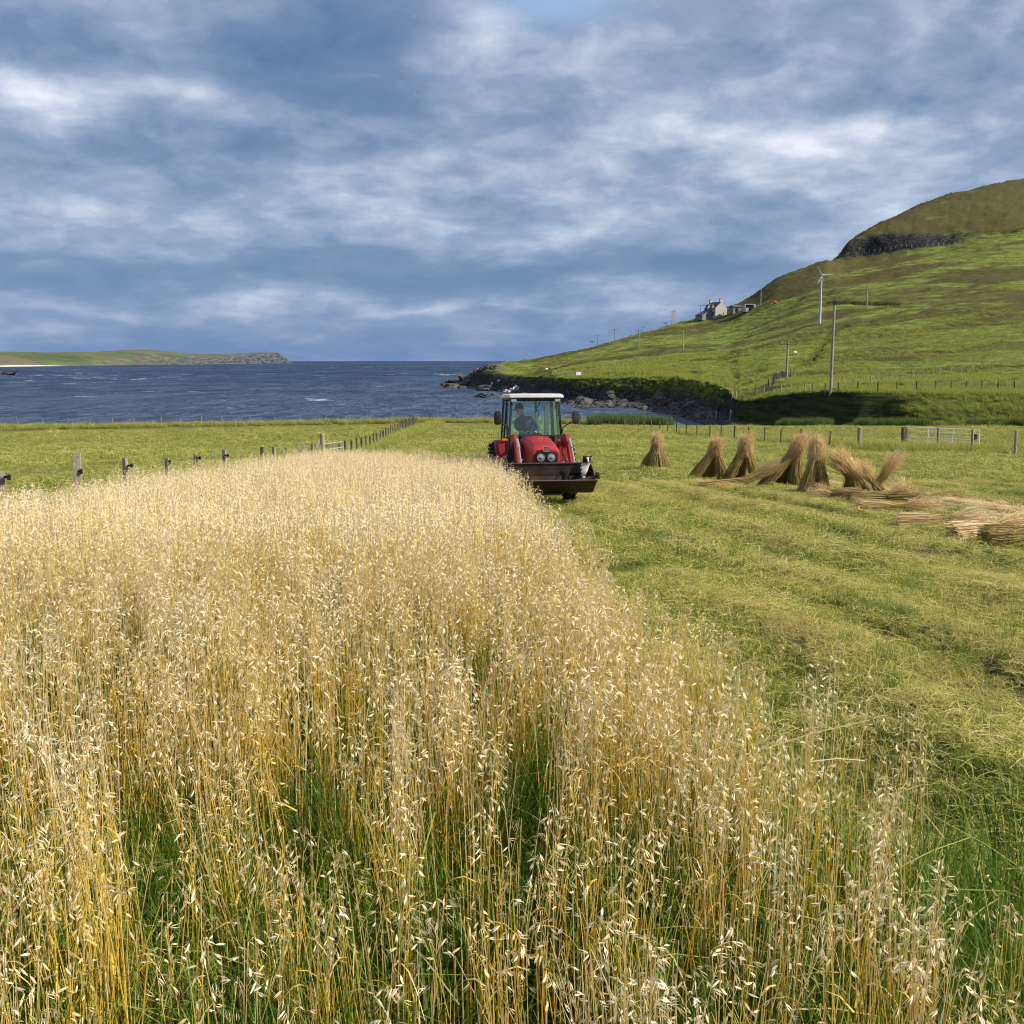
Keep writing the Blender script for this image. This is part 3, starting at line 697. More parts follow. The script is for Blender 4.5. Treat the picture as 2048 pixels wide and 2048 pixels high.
TRACTOR_XY = (0.78, 24.7)
def oat_mask(x, y):
    left = np.interp(y, [0, 8, 16, 34], [-12, -7.3, -6.6, -6.5])
    far = 34.3 + 0.8 * fbm(x / 2, y * 0, 5) - 1.5 * np.maximum(0, x + 5.4)
    return (x > left + .2 * fbm(y / 1.2, y * 0, 9)) & (y < far) & (x < oat_edge(y) + .22 * fbm(y / .8, x * 0, 4))
def oat_height(x, y):
    h = np.interp(y, [1, 2, 3, 4.5, 7, 12, 32], [.66, .80, .90, .98, 1.02, 1.02, 1.04])
    h = h * (1 + .10 * fbm(x / 1.3, y / 1.3, 14, 3)) - .20 * sstep(-.3, .4, x - oat_edge(y))
    return h
def gen_oats():
    near = [oat_clump('oat_clump_shape', 5, .10, True) for _ in range(9)]
    far = [oat_clump('oat_clump_shape', 12, .17, False) for _ in range(8)]
    x, y = jitter_grid(-6, 2.2, 1.25, 8.5, .138); k = oat_mask(x, y) & in_view(x, y, .8)
    den = np.clip(.56 + .90 * fbm(x / .75, y / .75, 33, 3), .18, 1) * np.interp(y, [1.2, 2.2, 3.5, 6], [.52, .66, .80, .95])
    k &= rng.uniform(0, 1, x.size) < den
    # thin fringe of single plants beyond the edge
    xf, yf = jitter_grid(-.2, 3.0, 1.6, 16, .17); dd = xf - oat_edge(yf)
    kf = (dd > -.1) & (dd < 1.3) & (rng.uniform(0, 1, xf.size) < .50 * np.exp(-dd / np.interp(yf, [2, 5, 9, 16], [.48, .40, .18, .10])))
    nx, ny = np.concatenate([x[k], xf[kf]]), np.concatenate([y[k], yf[kf]])
    x, y = jitter_grid(-9.5, 1.6, 8.4, 35.5, .225); k2 = oat_mask(x, y) & in_view(x, y, 2)
    fx, fy = x[k2], y[k2]
    for nm, pr, X, Y, lab in (('standing_oats', near, nx, ny, None), ('standing_oats', far, fx, fy, None)):
        s = oat_height(X, Y) * rng.uniform(.88, 1.1, X.size)
        n = X.size; ti = rng.normal(0, .045, (n, 2)) + np.stack([.05 * fbm(X, Y, 61), .05 * fbm(X, Y, 62)], 1)
        dd = X - oat_edge(Y); ti[:, 1] += .10 * np.exp(-(dd / .35) ** 2)
        scatter(nm, pr, np.stack([X, Y, hgt(X, Y)], 1), rng.uniform(0, 6.28, n), s, ti,
                'ripe straw-coloured oat crop with loose drooping heads, filling the foreground field' if pr is near else 'farther part of the ripe pale oat crop, thick as a mat in front of the tractor', cat='oat crop')
    print('oats', nx.size, fx.size)
gen_oats()

# --- grasses
def gen_grass():
    # under the oats and on the uncut verge
    tall = [clump('grass_shape', 60, .12, .34, .4, .0055, .34, [M_green], (.05, .6), 4, 4, .25) for _ in range(5)]
    x, y = jitter_grid(-7, 3.4, 1.0, 12, .15); e = x - oat_edge(y)
    dens = np.where(e < .25, np.clip(.60 + 1.3 * fbm(x / .8, y / .8, 77, 3), .10, 1) * np.interp(y, [2, 6, 12], [1.2, 1.0, .6]), 0)
    verge = (e > -.15) & (y < 3.6 + .5 * fbm(x, y, 4)); dens = np.where(verge, 1.0, dens)
    k = (rng.uniform(0, 1, x.size) < dens) & in_view(x, y, .6) & ((y < 4) | oat_mask(x, y))
    X, Y = x[k], y[k]; s = np.interp(Y, [1, 3, 5, 12], [1.0, 1.15, 1.35, 1.6]) * rng.uniform(.7, 1.3, X.size)
    scatter('long_grass', tall, np.stack([X, Y, hgt(X, Y)], 1), rng.uniform(0, 6.28, X.size), s, rng.normal(0, .12, (X.size, 2)), 'long green grass growing between and beside the nearest oat stalks')
    print('tall', X.size)
    # mown swath grass
    g1 = [clump('mown_shape', 95, .15, .058, .5, .0042, .35, [M_turf], (.10, .72), 2, 16, .11, (.6, .95)) for _ in range(5)]
    g2 = [clump('mown_shape', 60, .15, .052, .5, .0042, .6, [M_turf], (.30, .78), 2, 40, .12, (.58, .95)) for _ in range(5)]
    def zone(x0, x1, y0, y1, s, protos, sel, scl, name, label, tl=.1):
        x, y = jitter_grid(x0, x1, y0, y1, s); k = in_view(x, y, 2) & (y < 109) & (rng.uniform(0, 1, x.size) < sel(x, y))
        x, y = x[k], y[k]; z = hgt(x, y)
        scatter(name, protos, np.stack([x, y, z], 1), rng.uniform(0, 6.28, x.size), scl(x, y) * rng.uniform(.7, 1.35, x.size), rng.normal(0, tl, (x.size, 2)), label)
        print(name, x.size)
    # leftover green tufts the mower missed
    n = 420; y = rng.uniform(4, 34, n); x = oat_edge(y) + .5 + rng.uniform(0, 1, n) * (.5 * y); kk = fbm(x / 1.6, y / 2.6, 19, 3) > .12; x, y = x[kk], y[kk]
    scatter('green_tufts', tall, np.stack([x, y, hgt(x, y)], 1), rng.uniform(0, 6.28, x.size), rng.uniform(.28, .60, x.size), rng.normal(0, .2, (x.size, 2)), 'darker green tufts left standing here and there on the mown ground')
    thatch = lambda x, y: np.clip(.42 + .50 * np.cos(((x + 0.13 * y + 0.75 * fbm(x / 6, y / 9, 5)) / 1.75) * 2 * math.pi) + 1.0 * fbm(x / 2.0, y / 4, 66, 4), .08, .95) * 1.0
    mown = lambda x, y: (x > oat_edge(y) - .3) * 1.0
    zone(-.5, 9, 2.2, 13, .115, g1, lambda x, y: mown(x, y) * (1 - thatch(x, y) * .8), lambda x, y: np.interp(y, [2, 4, 13], [1.2, 1.0, 1.0]) * np.clip(1.05 + .9 * fbm(x / .6, y / .6, 44, 3), .6, 1.6), 'mown_grass', 'short green grass of the freshly mown ground nearest the camera')
    zone(-.5, 9, 2.2, 13, .135, g2, lambda x, y: mown(x, y) * thatch(x, y), lambda x, y: np.clip(1.0 + .8 * fbm(x / .6, y / .6, 45, 3), .6, 1.8), 'cut_grass_litter', 'yellowish cuttings lying in swaths on the near mown ground')
    zone(-1, 19, 13, 34, .235, g1, lambda x, y: mown(x, y) * (1 - thatch(x, y) * .75), lambda x, y: np.clip(1.5 + 1.2 * fbm(x, y, 44, 3), .9, 2.6), 'mown_grass', 'short green grass around the tractor and the nearer lying sheaves')
    zone(-1, 19, 13, 34, .26, g2, lambda x, y: mown(x, y) * thatch(x, y), lambda x, y: np.clip(1.5 + .9 * fbm(x, y, 45, 3), .9, 2.3), 'cut_grass_litter', 'yellowish cuttings lying in swaths beside the tractor')
    p1 = [clump('pasture_shape', 60, .30, .10, .5, .011, .6, [M_pasture], (.05, .65), 2, 14, .28, (.6, .95), sw=.008) for _ in range(5)]
    zone(-8, 40, 34, 75, .46, p1, lambda x, y: .85 + 0 * x, lambda x, y: np.clip(1.2 + 1.1 * fbm(x / 3, y / 3, 46, 3), .6, 2.2), 'field_grass', 'short yellow-green grass of the mown field behind the tractor')
    zone(-66, 62, 75, 110, .85, p1, lambda x, y: .8 + 0 * x, lambda x, y: np.clip(1.5 + 1.1 * fbm(x / 3, y / 3, 46, 3), .9, 2.5), 'field_grass', 'short pale grass at the seaward end of the fields')
    zone(-62, -8, 17, 75, .50, p1, lambda x, y: .85 + 0 * x, lambda x, y: np.clip(1.2 + 1.1 * fbm(x / 3, y / 3, 47, 3), .6, 2.0), 'field_grass', 'short yellow-green pasture left of the wooden post fence')
    # rough grass along fences, on the field edge and on the banks
    rg = [clump('rough_grass_shape', 80, .28, .42, .6, .012, .42, [M_pasture, M_green], (.2, 1.0), 4) for _ in range(4)]
    for o in rg: mi = (rng.uniform(0, 1, len(o.data.polygons)) < .35).astype(np.int32); o.data.polygons.foreach_set('material_index', mi)
    P = []
    for a in range(1):
        x = rng.uniform(-9.3, -7.7, 1500); y = rng.uniform(15, 118, 1500); P.append((x, y, rng.uniform(.6, 1.1, 1500)))
        t = rng.uniform(-.62, .155, 7000); Y0 = prof(t * 300, t * 0 + 300.)[0][0]; yy = Y0 + rng.uniform(-1.2, 6, t.size); P.append((t * yy, yy, rng.uniform(.55, 1.25, t.size)))
        q = rng.uniform(0, 1, 1800); fx = np.interp(q, [0, .25, 1], [32, 22.7, 9.5]); fy = np.interp(q, [0, .25, 1], [52, 65, 104]); P.append((fx + rng.normal(0, .5, q.size), fy + rng.normal(0, .8, q.size), rng.uniform(.4, .85, q.size)))
        q = rng.uniform(0, 1, 700); P.append((np.interp(q, [0, 1], [22, 38]) + rng.normal(0, .5, 700), np.interp(q, [0, 1], [63, 55]) + rng.normal(0, 1.2, 700), rng.uniform(.6, 1.2, 700)))
    X = np.concatenate([p[0] for p in P]); Y = np.concatenate([p[1] for p in P]); S = np.concatenate([p[2] for p in P])
    scatter('rough_grass', rg, np.stack([X, Y, hgt(X, Y)], 1), rng.uniform(0, 6.28, X.size), S, rng.normal(0, .12, (X.size, 2)), 'rough dry uncut grass along the fences and the field edge above the sea')
    # tussocks on the banks, cliff tops and hillside
    tg = [clump('tussock_shape', 60, .42, .40, .45, .022, .5, [M_green, M_pasture], (.25, .85), 3) for _ in range(4)]
    for o in tg: 
        mi = np.zeros(len(o.data.polygons), np.int32); mi[rng.uniform(0, 1, mi.size) < .55] = 1; o.data.polygons.foreach_set('material_index', mi)
    t = rng.uniform(.04, .62, 60000); q = rng.uniform(0, 1, t.size); yc = prof(t * 300, t * 0 + 300.)[0]
    y = np.where(q < .4, yc[3] + (yc[6] - yc[3]) * rng.uniform(0, 1, t.size), yc[5] + (360 - yc[5]) * rng.uniform(0, 1, t.size) ** 1.6); x = t * y
    z, Yc, k, u = hgt(x, y, True); d = fbm(x / 12, y / 6, 95, 4)
    ok = ((u < 1450) | (k != 5) | (u > 1800)) & (z > -7.2 + .6 * d) & ((rng.uniform(0, 1, t.size) < .5 + 1.2 * d) | ((k <= 5) & (u > 1440)))
    x, y, z = x[ok], y[ok], z[ok]
    scatter('tussock_grass', tg, np.stack([x, y, z - .05], 1), rng.uniform(0, 6.28, x.size), np.interp(y, [90, 200, 400], [.9, 1.0, 1.7]) * rng.uniform(.6, 1.3, x.size), rng.normal(0, .15, (x.size, 2)), 'coarse green tussock grass on the banks and the lower hillside')
    print('tussock', x.size)
    # reeds in the ditch
    rd = [clump('reed_shape', 60, .5, 1.05, .3, .030, .16, [M_reed], (.1, .9), 3) for _ in range(3)]
    t1 = rng.uniform(.24, .62, 1500); t1 = t1[(fbm(t1 * 25, t1 * 0, 3) > -.25) | (t1 > .45)]
    y = prof(t1 * 300, t1 * 0 + 300.)[0][1] + rng.uniform(-3.2, 1.0, t1.size)
    t2 = rng.uniform(.075, .155, 220); y2 = 116 + rng.uniform(-2, 3, t2.size)
    tt = np.concatenate([t1, t2]); y = np.concatenate([y, y2]); x = tt * y
    scatter('reed_bed', rd, np.stack([x, y, hgt(x, y)], 1), rng.uniform(0, 6.28, x.size), rng.uniform(.6, 1.15, x.size) * np.where(tt > .2, .75, .9), rng.normal(0, .06, (x.size, 2)), 'dark green reeds in the wet ditch at the foot of the bank', cat='reeds')
gen_grass()

# ------------------------------------------------------------------ materials of the made things
M_wood = mat('weathered_wood', (.20, .17, .13), .9, col2=(.34, .30, .24), vscale=14, bump=.5)
M_wood_d = mat('dark_wood', (.07, .055, .04), .9, col2=(.15, .12, .09), vscale=10, bump=.4)
M_pole = mat('pole_wood', (.22, .20, .17), .9, col2=(.30, .28, .24), vscale=3)
M_galv = mat('galvanised_steel', (.80, .81, .82), .5, .0)
M_wire = mat('fence_wire', (.16, .15, .14), .6, .6)
M_black = mat('black_plastic', (.012, .012, .013), .45)
M_red = mat('red_paint', (.40, .010, .016), .36, spec=.5, col2=(.28, .022, .020), vscale=7, coat=.2)
M_red_d = mat('faded_red_paint', (.32, .030, .022), .5, col2=(.22, .022, .018), vscale=9, bump=.2)
M_darkmetal = mat('dark_metal', (.022, .020, .020), .6, .3, col2=(.05, .042, .038), vscale=6)
M_bucket = mat('worn_bucket_steel', (.038, .022, .017), .5, .35, col2=(.082, .053, .041), vscale=3.5, bump=.3)
M_white = mat('white_roof_plastic', (.52, .52, .52), .45, col2=(.44, .44, .42), vscale=5)
M_frame = mat('dark_cab_frame', (.030, .034, .036), .45)
M_greyframe = mat('grey_panel', (.16, .17, .18), .5)
M_tyre = mat('tyre_rubber', (.018, .017, .016), .85, bump=.5)
M_rim = mat('wheel_rim', (.55, .53, .50), .5, .2)
M_orange = mat('orange_lens', (.75, .16, .02), .25)
M_lens = mat('lamp_glass', (.62, .63, .62), .12, .6, col2=(.30, .30, .30), vscale=60)
M_silver = mat('silver', (.65, .65, .66), .25, .8)
M_stone = mat('pale_stone', (.30, .29, .27), .95, col2=(.44, .42, .39), vscale=1.2, bump=.6, bscale=5)
M_stone_d = mat('dark_harled_wall', (.17, .16, .16), .95, col2=(.24, .22, .22), vscale=1.0, bump=.5, bscale=5)
M_slate = mat('roof_slate', (.050, .052, .062), .6, col2=(.09, .09, .105), vscale=2)
M_whitep = mat('white_paint', (.72, .72, .70), .5)
M_glassdark = mat('dark_window_glass', (.02, .025, .03), .08, spec=.6)
M_turb = mat('pale_grey_coating', (.42, .43, .43), .5)
M_rock = mat('shore_rock', (.022, .021, .019), .9, col2=(.12, .11, .10), vscale=.9, bump=.8, bscale=4)
M_rock2 = mat('pale_quartz_rock', (.22, .22, .22), .85, col2=(.58, .57, .54), vscale=1.1, bump=.8, bscale=4)
M_cloth = mat('navy_overalls', (.018, .028, .060), .9, col2=(.030, .042, .085), vscale=12)
M_skin = mat('skin', (.50, .27, .19), .6)
M_cap = mat('dark_cap', (.012, .012, .014), .9)
M_furb = mat('black_fur', (.010, .0095, .010), .7, bump=.5)
M_furw = mat('white_fur', (.55, .52, .48), .85, bump=.5)
M_wool = mat('sheep_wool', (.62, .58, .50), .95, bump=.8)
def glass_mat():
    m = bpy.data.materials.new("tinted_cab_glass"); m.use_nodes = True; w = NT(m.node_tree)
    tr = w.n('ShaderNodeBsdfTransparent', ins={0: (.74, .93, .91, 1)})
    gl = w.n('ShaderNodeBsdfGlossy', ins={0: (.85, .95, .95, 1), 'Roughness': .04})
    df = w.n('ShaderNodeBsdfDiffuse', ins={0: (.35, .60, .60, 1)})
    fr = w.n('ShaderNodeFresnel', ins={0: 1.38})
    a = w.n('ShaderNodeMixShader', ins={0: w.math('ADD', fr.outputs[0], .03), 1: tr.outputs[0], 2: gl.outputs[0]})
    b = w.n('ShaderNodeMixShader', ins={0: .045, 1: a.outputs[0], 2: df.outputs[0]})
    w.n('ShaderNodeOutputMaterial', ins={0: b.outputs[0]}); return m
M_glass = glass_mat()

def skin_mesh(name, J, E, mats, parent, matfn=None, sub=2, M=None):
    """a body grown round a skeleton: J = {joint: (point, radius)}, E = edges between joints"""
    keys = list(J); idx = {k: i for i, k in enumerate(keys)}
    me = bpy.data.meshes.new(name + '_skeleton'); me.from_pydata([J[k][0] for k in keys], [(idx[a], idx[b]) for a, b in E], [])
    ob = bpy.data.objects.new(name + '_skeleton', me); COL.objects.link(ob)
    sk = ob.modifiers.new('skin', 'SKIN'); sk.use_smooth_shade = True
    lay = me.skin_vertices[0].data
    for k in keys:
        r = J[k][1]; lay[idx[k]].radius = (r, r) if not hasattr(r, '__len__') else r
    lay[0].use_root = True
    s = ob.modifiers.new('sub', 'SUBSURF'); s.levels = s.render_levels = sub
    dg = bpy.context.evaluated_depsgraph_get(); dg.update()
    m2 = bpy.data.meshes.new_from_object(ob.evaluated_get(dg)); m2.name = name
    bpy.data.objects.remove(ob)
    m2.materials.clear()
    for m in mats: m2.materials.append(m)
    m2.polygons.foreach_set('use_smooth', [True] * len(m2.polygons))
    if matfn:
        for p in m2.polygons: p.material_index = matfn(p.center)
    o = bpy.data.objects.new(name, m2); COL.objects.link(o); o.parent = parent
    return o
def ball(mb, c, r, n=14, rot=(0, 0, 0)):
    r = r if hasattr(r, '__len__') else (r, r, r); M = Euler(rot).to_matrix(); rings = []
    for i in range(1, n // 2):
        a = math.pi * i / (n // 2); rings.append([Vector(c) + M @ Vector((r[0] * math.sin(a) * math.cos(b), r[1] * math.sin(a) * math.sin(b), -r[2] * math.cos(a))) for b in [2 * math.pi * k / n for k in range(n)]])
    return mb.loft(rings)

# ------------------------------------------------------------------ tractor with front loader
def make_tractor():
    x0, y0 = TRACTOR_XY; z0 = H(x0, y0)
    T_ = empty('tractor', (x0, y0, z0 + .02), R(7.0), 'red tractor with white cab roof and front bucket at the edge of the oats', 'tractor')
    T_.rotation_euler = (R(-2.6), 0, R(7.0))
    P = lambda mb, name, m, bev=0, par=T_, sm=False: mb.build(name, m, par, bev, sm)
    # bonnet: lofted, rounded top corners
    def ring(y, w, zt, zb, r):
        pts = [(-w, zb), (-w, zt - r)]
        for k in range(1, 6):
            a = math.pi / 2 * k / 6; pts.append((-w + r * (1 - math.cos(a)), zt - r + r * math.sin(a)))
        pts.append((-w + r, zt)); pts.append((0, zt + .018)); q = [(-x, z) for x, z in pts[:-1]][::-1]
        return [Vector((x, y, z)) for x, z in pts + q]
    b = MB(); b.loft([ring(-.30, .325, 1.30, .70, .12), ring(-.26, .350, 1.345, .68, .14), ring(-.05, .36, 1.41, .68, .16), ring(.5, .375, 1.50, .70, .17), ring(1.1, .39, 1.56, .72, .16), ring(1.42, .40, 1.585, .74, .15)])
    body = P(b, 'bonnet', M_red, sm=True)
    g = MB(); g.prism([(-.275, .70), (-.275, 1.19), (-.22, 1.255), (.22, 1.255), (.275, 1.19), (.275, .70)], -.345, -.296, 'Y')
    grille = P(g, 'grille', M_black, .008, body)
    for i in range(7):
        s = MB(); 
    s = MB()
    for i in range(9): s.box((0, -.349, .735 + i * .032), (.49, .008, .010))
    P(s, 'grille_slats', M_darkmetal, 0, grille)
    for sx in (-1, 1):
        h = MB(); h.lathe([(0.0, -.018), (.04, -.016), (.075, -.004), (.082, .0), (.082, .02)], (sx * .128, -.350, 1.125), 'Y', 28)
        hl = P(h, 'headlight', M_lens, sm=True)
        hr = MB(); hr.lathe([(.083, -.012), (.094, -.012), (.094, .02), (.083, .02), (.083, -.012)], (sx * .128, -.350, 1.125), 'Y', 28); P(hr, 'headlight_ring', M_silver, 0, hl)
        hb = MB(); hb.lathe([(0, -.03), (.018, -.026), (.022, -.018)], (sx * .128, -.352, 1.125), 'Y', 12); P(hb, 'bulb_cover', M_greyframe, 0, hl)
    # emblem: three small triangles inside a square frame
    e = MB(); cx, cz, s2 = 0.0, 1.325, .062
    for (dx, dz, w_, h_) in ((0, s2, 2 * s2, .010), (0, -s2, 2 * s2, .010), (-s2, 0, .010, 2 * s2), (s2, 0, .010, 2 * s2)): e.box((cx + dx, -.365, cz + dz), (w_ + (.010 if w_ > .05 else 0), .008, h_))
    bd = MB(); bd.box((cx, -.352, cz), (.115, .018, .115)); em = P(bd, 'badge', M_red, .003)
    P(e, 'badge_frame', M_silver, 0, em)
    tr = MB()
    for (tx, tz) in ((-.024, -.022), (.024, -.022), (0, .018)):
        for (a, c_) in (((tx - .022, tz - .014), (tx, tz + .022)), ((tx, tz + .022), (tx + .022, tz - .014)), ((tx + .022, tz - .014), (tx - .022, tz - .014))):
            tr.bar((cx + a[0], -.364, cz + a[1]), (cx + c_[0], -.364, cz + c_[1]), .006, .006, up=(0, 1, 0))
    P(tr, 'badge_triangles', M_silver, 0, em)
    # chassis, axle, engine block under the bonnet
    c = MB(); c.box((0, .65, .58), (.46, 2.0, .30)); c.box((0, -.05, .62), (.36, .5, .28)); c.box((0, 2.1, .62), (.8, 1.2, .42)); P(c, 'chassis', M_darkmetal, .02)
    ax = MB(); ax.tube([(-.62, 0, .42), (.62, 0, .42)], .065, 10); ax.box((0, 0, .50), (.3, .22, .2)); P(ax, 'front_axle', M_darkmetal)
    ax = MB(); ax.tube([(-.8, 2.25, .70), (.8, 2.25, .70)], .12, 12); P(ax, 'rear_axle', M_darkmetal)
    # wheels
    def wheel(name, x, y, r, w, lugs, steer=0):
        Mx = Matrix.Rotation(steer, 3, 'Z')
        h = w / 2; t = MB()
        t.lathe([(r * .56, -h * .8), (r * .74, -h), (r * .90, -h * .96), (r * .965, -h * .80), (r * .975, 0), (r * .965, h * .80), (r * .90, h * .96), (r * .74, h), (r * .56, h * .8)], (x, y, r), 'X', 40, Mx)
        for k in range(lugs):
            for sg in (-1, 1):
                a = 2 * math.pi * (k + .25 * sg) / lugs
                for q in range(3):
                    aa = a + q * .055 * 1.0; px = sg * h * (.9 - .36 * q)
                    cc = Mx @ Vector((px, math.cos(aa) * r * .975, math.sin(aa) * r * .975)) + Vector((x, y, r))
                    t.box(cc, (h * .40, .036, .045), (aa - math.pi / 2, 0, steer + sg * .35))
        o = empty(name, (0, 0, 0)); o.parent = T_
        P(t, 'tyre', M_tyre, 0, o)
        q = MB(); q.lathe([(0, -h * .15), (r * .16, -h * .2), (r * .2, -h * .1), (r * .42, -h * .1), (r * .52, -h * .62), (r * .575, -h * .8), (r * .575, h * .8), (r * .52, h * .62), (r * .42, h * .1), (r * .2, h * .2), (r * .16, h * .35), (0, h * .35)], (x, y, r), 'X', 32, Mx)
        P(q, 'rim', M_rim, 0, o, True)
    for sx in (-1, 1):
        wheel('front_wheel', sx * .62, 0, .41, .27, 20, R(-4)); wheel('rear_wheel', sx * .90, 2.25, .69, .36, 26)
    # rear mudguards
    for sx in (-1, 1):
        m = MB(); ri = []
        for k in range(15):
            a = R(8 + k * 12.0); 
            cy, cz_ = 2.25 - math.cos(a) * .76, .69 + math.sin(a) * .76
            cy2, cz2 = 2.25 - math.cos(a) * .79, .69 + math.sin(a) * .79
            ri.append([Vector((sx * .62, cy, cz_)), Vector((sx * .98, cy, cz_ - .03)), Vector((sx * 1.0, cy2, cz2 - .05)), Vector((sx * .98, cy2, cz2 - .01)), Vector((sx * .62, cy2, cz2))])
        m.loft(ri); fender = P(m, 'mudguard', M_red_d, sm=True)
        s = MB(); s.prism([(1.45, .72), (1.50, 1.42), (2.2, 1.50), (3.0, 1.42), (3.02, .9), (2.25, .8)], sx * .60, sx * .64, 'X'); P(s, 'mudguard_side', M_red_d, 0, fender)
        f = MB(); f.prism([(sx * .66, .75), (sx * .665, 1.46), (sx * .97, 1.40), (sx * .86, .80)], 1.42, 1.46, 'Y'); P(f, 'mudguard_front', M_red_d, .008, fender)
        i = MB(); i.box((sx * .80, 1.40, 1.505), (.13, .06, .065)); P(i, 'indicator', M_orange, .012)
    # cab
    F = MB(); yf, yr = 1.42, 2.95; zf = 1.60; zt = 2.53
    wb, wt = .68, .60
    for sx in (-1, 1):
        F.bar((sx * wb, yf, 1.45), (sx * wt, yf + .06, zt), .055, .07, (0, 1, 0)); F.bar((sx * .70, yr, 1.3), (sx * .64, yr - .05, zt), .06, .07, (0, 1, 0))
        F.bar((sx * .73, 2.12, 1.5), (sx * .64, 2.12, zt), .045, .06, (0, 1, 0)); F.bar((sx * wb, yf, .80), (sx * wb, yf, 1.6), .055, .07, (0, 1, 0))
        F.bar((sx * wt, yf + .06, zt - .02), (sx * .64, yr - .05, zt - .02), .05, .05); F.bar((sx * .69, yf, 1.42), (sx * .72, yr, 1.42), .05, .06)
        F.bar((sx * .68, yf, .84), (sx * .68, 2.0, .84), .05, .05)
    F.bar((-wt, yf + .06, zt - .02), (wt, yf + .06, zt - .02), .05, .06); F.bar((-.64, yr - .05, zt - .02), (.64, yr - .05, zt - .02), .05, .05)
    F.bar((-wb, yf, zf), (wb, yf, zf), .04, .035); F.bar((-.70, yr, 1.5), (.70, yr, 1.5), .04, .05)
    P(F, 'cab_frame', M_frame, .006)
    pn = MB(); pn.box((-.55, yf - .02, 1.22), (.24, .05, .72)); pn.box((.55, yf - .02, 1.22), (.24, .05, .72)); pn.box((0, 2.1, 1.0), (1.30, 1.3, .10)); pn.box((0, 2.93, 1.26), (1.30, .04, .42)); P(pn, 'cab_floor_and_panels', M_frame, .01)
    ws = MB(); ws.add([(-wb + .03, yf, zf + .018), (wb - .03, yf, zf + .018), (wt - .03, yf + .057, zt - .05), (-wt + .03, yf + .057, zt - .05)], [(0, 1, 2, 3)]); P(ws, 'windscreen', M_glass)
    rw = MB(); rw.add([(-.66, yr - .005, 1.53), (.66, yr - .005, 1.53), (.60, yr - .05, zt - .05), (-.60, yr - .05, zt - .05)], [(0, 1, 2, 3)]); P(rw, 'rear_window', M_glass)
    for sx in (-1, 1):
        d = MB(); d.add([(sx * .69, yf + .05, .88), (sx * .705, 2.08, .88), (sx * .645, 2.08, zt - .05), (sx * (wt + .005), yf + .10, zt - .05)], [(0, 1, 2, 3)]); dd = P(d, 'cab_door', M_glass)
        hd = MB(); hd.tube([(sx * .72, 2.0, 1.25), (sx * .75, 2.0, 1.25), (sx * .75, 2.0, 1.42), (sx * .71, 2.0, 1.42)], .010, 6); P(hd, 'handle', M_black, 0, dd)
        d = MB(); d.add([(sx * .715, 2.15, 1.46), (sx * .705, yr - .03, 1.46), (sx * .65, yr - .08, zt - .05), (sx * .655, 2.15, zt - .05)], [(0, 1, 2, 3)]); P(d, 'side_window', M_glass)
    # roof: white cap with a dark underside lip
    rf = MB(); rr = []
    def rrect(hx, ya, yb, z, r=.10):
        pts = []
        for (cx_, cy_, a0) in ((hx - r, ya + r, -90), (hx - r, yb - r, 0), (-hx + r, yb - r, 90), (-hx + r, ya + r, 180)):
            for k in range(5): a = R(a0 + k * 22.5); pts.append(Vector((cx_ + r * math.cos(a), cy_ + r * math.sin(a), z)))
        return pts
    rf.loft([rrect(.70, 1.36, 3.08, 2.555), rrect(.73, 1.31, 3.12, 2.57), rrect(.72, 1.33, 3.10, 2.635), rrect(.66, 1.42, 3.02, 2.665), rrect(.45, 1.75, 2.7, 2.675)])
    roof = P(rf, 'roof', M_white, sm=True)
    ul = MB(); ul.box((0, 2.2, 2.535), (1.34, 1.66, .036)); P(ul, 'roof_lining', M_frame, 0, roof)
    for sx in (-1, 1):
        l = MB(); l.box((sx * .56, 1.375, 2.495), (.15, .075, .085)); wl = P(l, 'work_lamp', M_greyframe, .012)
        l = MB(); l.box((sx * .56, 1.330, 2.495), (.125, .012, .064)); P(l, 'lamp_glass', M_lens, .003, wl)
    gr = MB(); gr.tube([(-.66, 1.5, 2.50), (-.80, 1.46, 2.49), (-.80, 1.46, 2.42), (-.66, 1.5, 2.38)], .010, 6); P(gr, 'grab_rail', M_black)
    gr = MB(); gr.tube([(.66, 1.5, 2.50), (.76, 1.46, 2.48), (.76, 1.46, 2.44), (.66, 1.5, 2.42)], .010, 6); P(gr, 'grab_rail', M_black)
    # mirrors on bent arms
    for sx, ox in ((-1, -.98), (1, 1.02)):
        a = MB(); a.tube([(sx * .68, 1.42, 1.62), (sx * .70, 1.34, 1.80), (sx * .80, 1.30, 1.88), (ox * .94, 1.28, 1.96)], .014, 8); ma = P(a, 'mirror_arm', M_black)
        a = MB(); rings = []
        for k, (dy, s_) in enumerate(((-.035, .78), (-.022, .98), (.0, 1.0), (.03, 1.0), (.036, .96))):
            rings.append([Vector((ox + .094 * s_ * c[0], 1.27 + dy, 2.06 + .175 * s_ * c[1])) for c in [(math.copysign(abs(math.cos(t)) ** .5, math.cos(t)), math.copysign(abs(math.sin(t)) ** .5, math.sin(t))) for t in [2 * math.pi * q / 20 for q in range(20)]]])
        a.loft(rings); mi = P(a, 'mirror', M_black if sx < 0 else mat('glossy_black_shell', (.03, .03, .032), .18, spec=.6), sm=True)
        a = MB(); a.box((ox, 1.310, 2.06), (.135, .006, .26)); P(a, 'mirror_glass', M_silver, 0, mi)
    # wiper, steering wheel, console, levers, seat, exhaust stack
    s = MB(); s.lathe([(.0, 0), (.03, 0), (.03, .02), (0, .02)], (0, 0, 0), 'Z', 12)
    ring_pts = [(-.02 + .19 * math.cos(t), 1.80 + .19 * math.sin(t) * .82, 1.60 - .11 * math.sin(t) * -1) for t in [2 * math.pi * k / 24 for k in range(25)]]
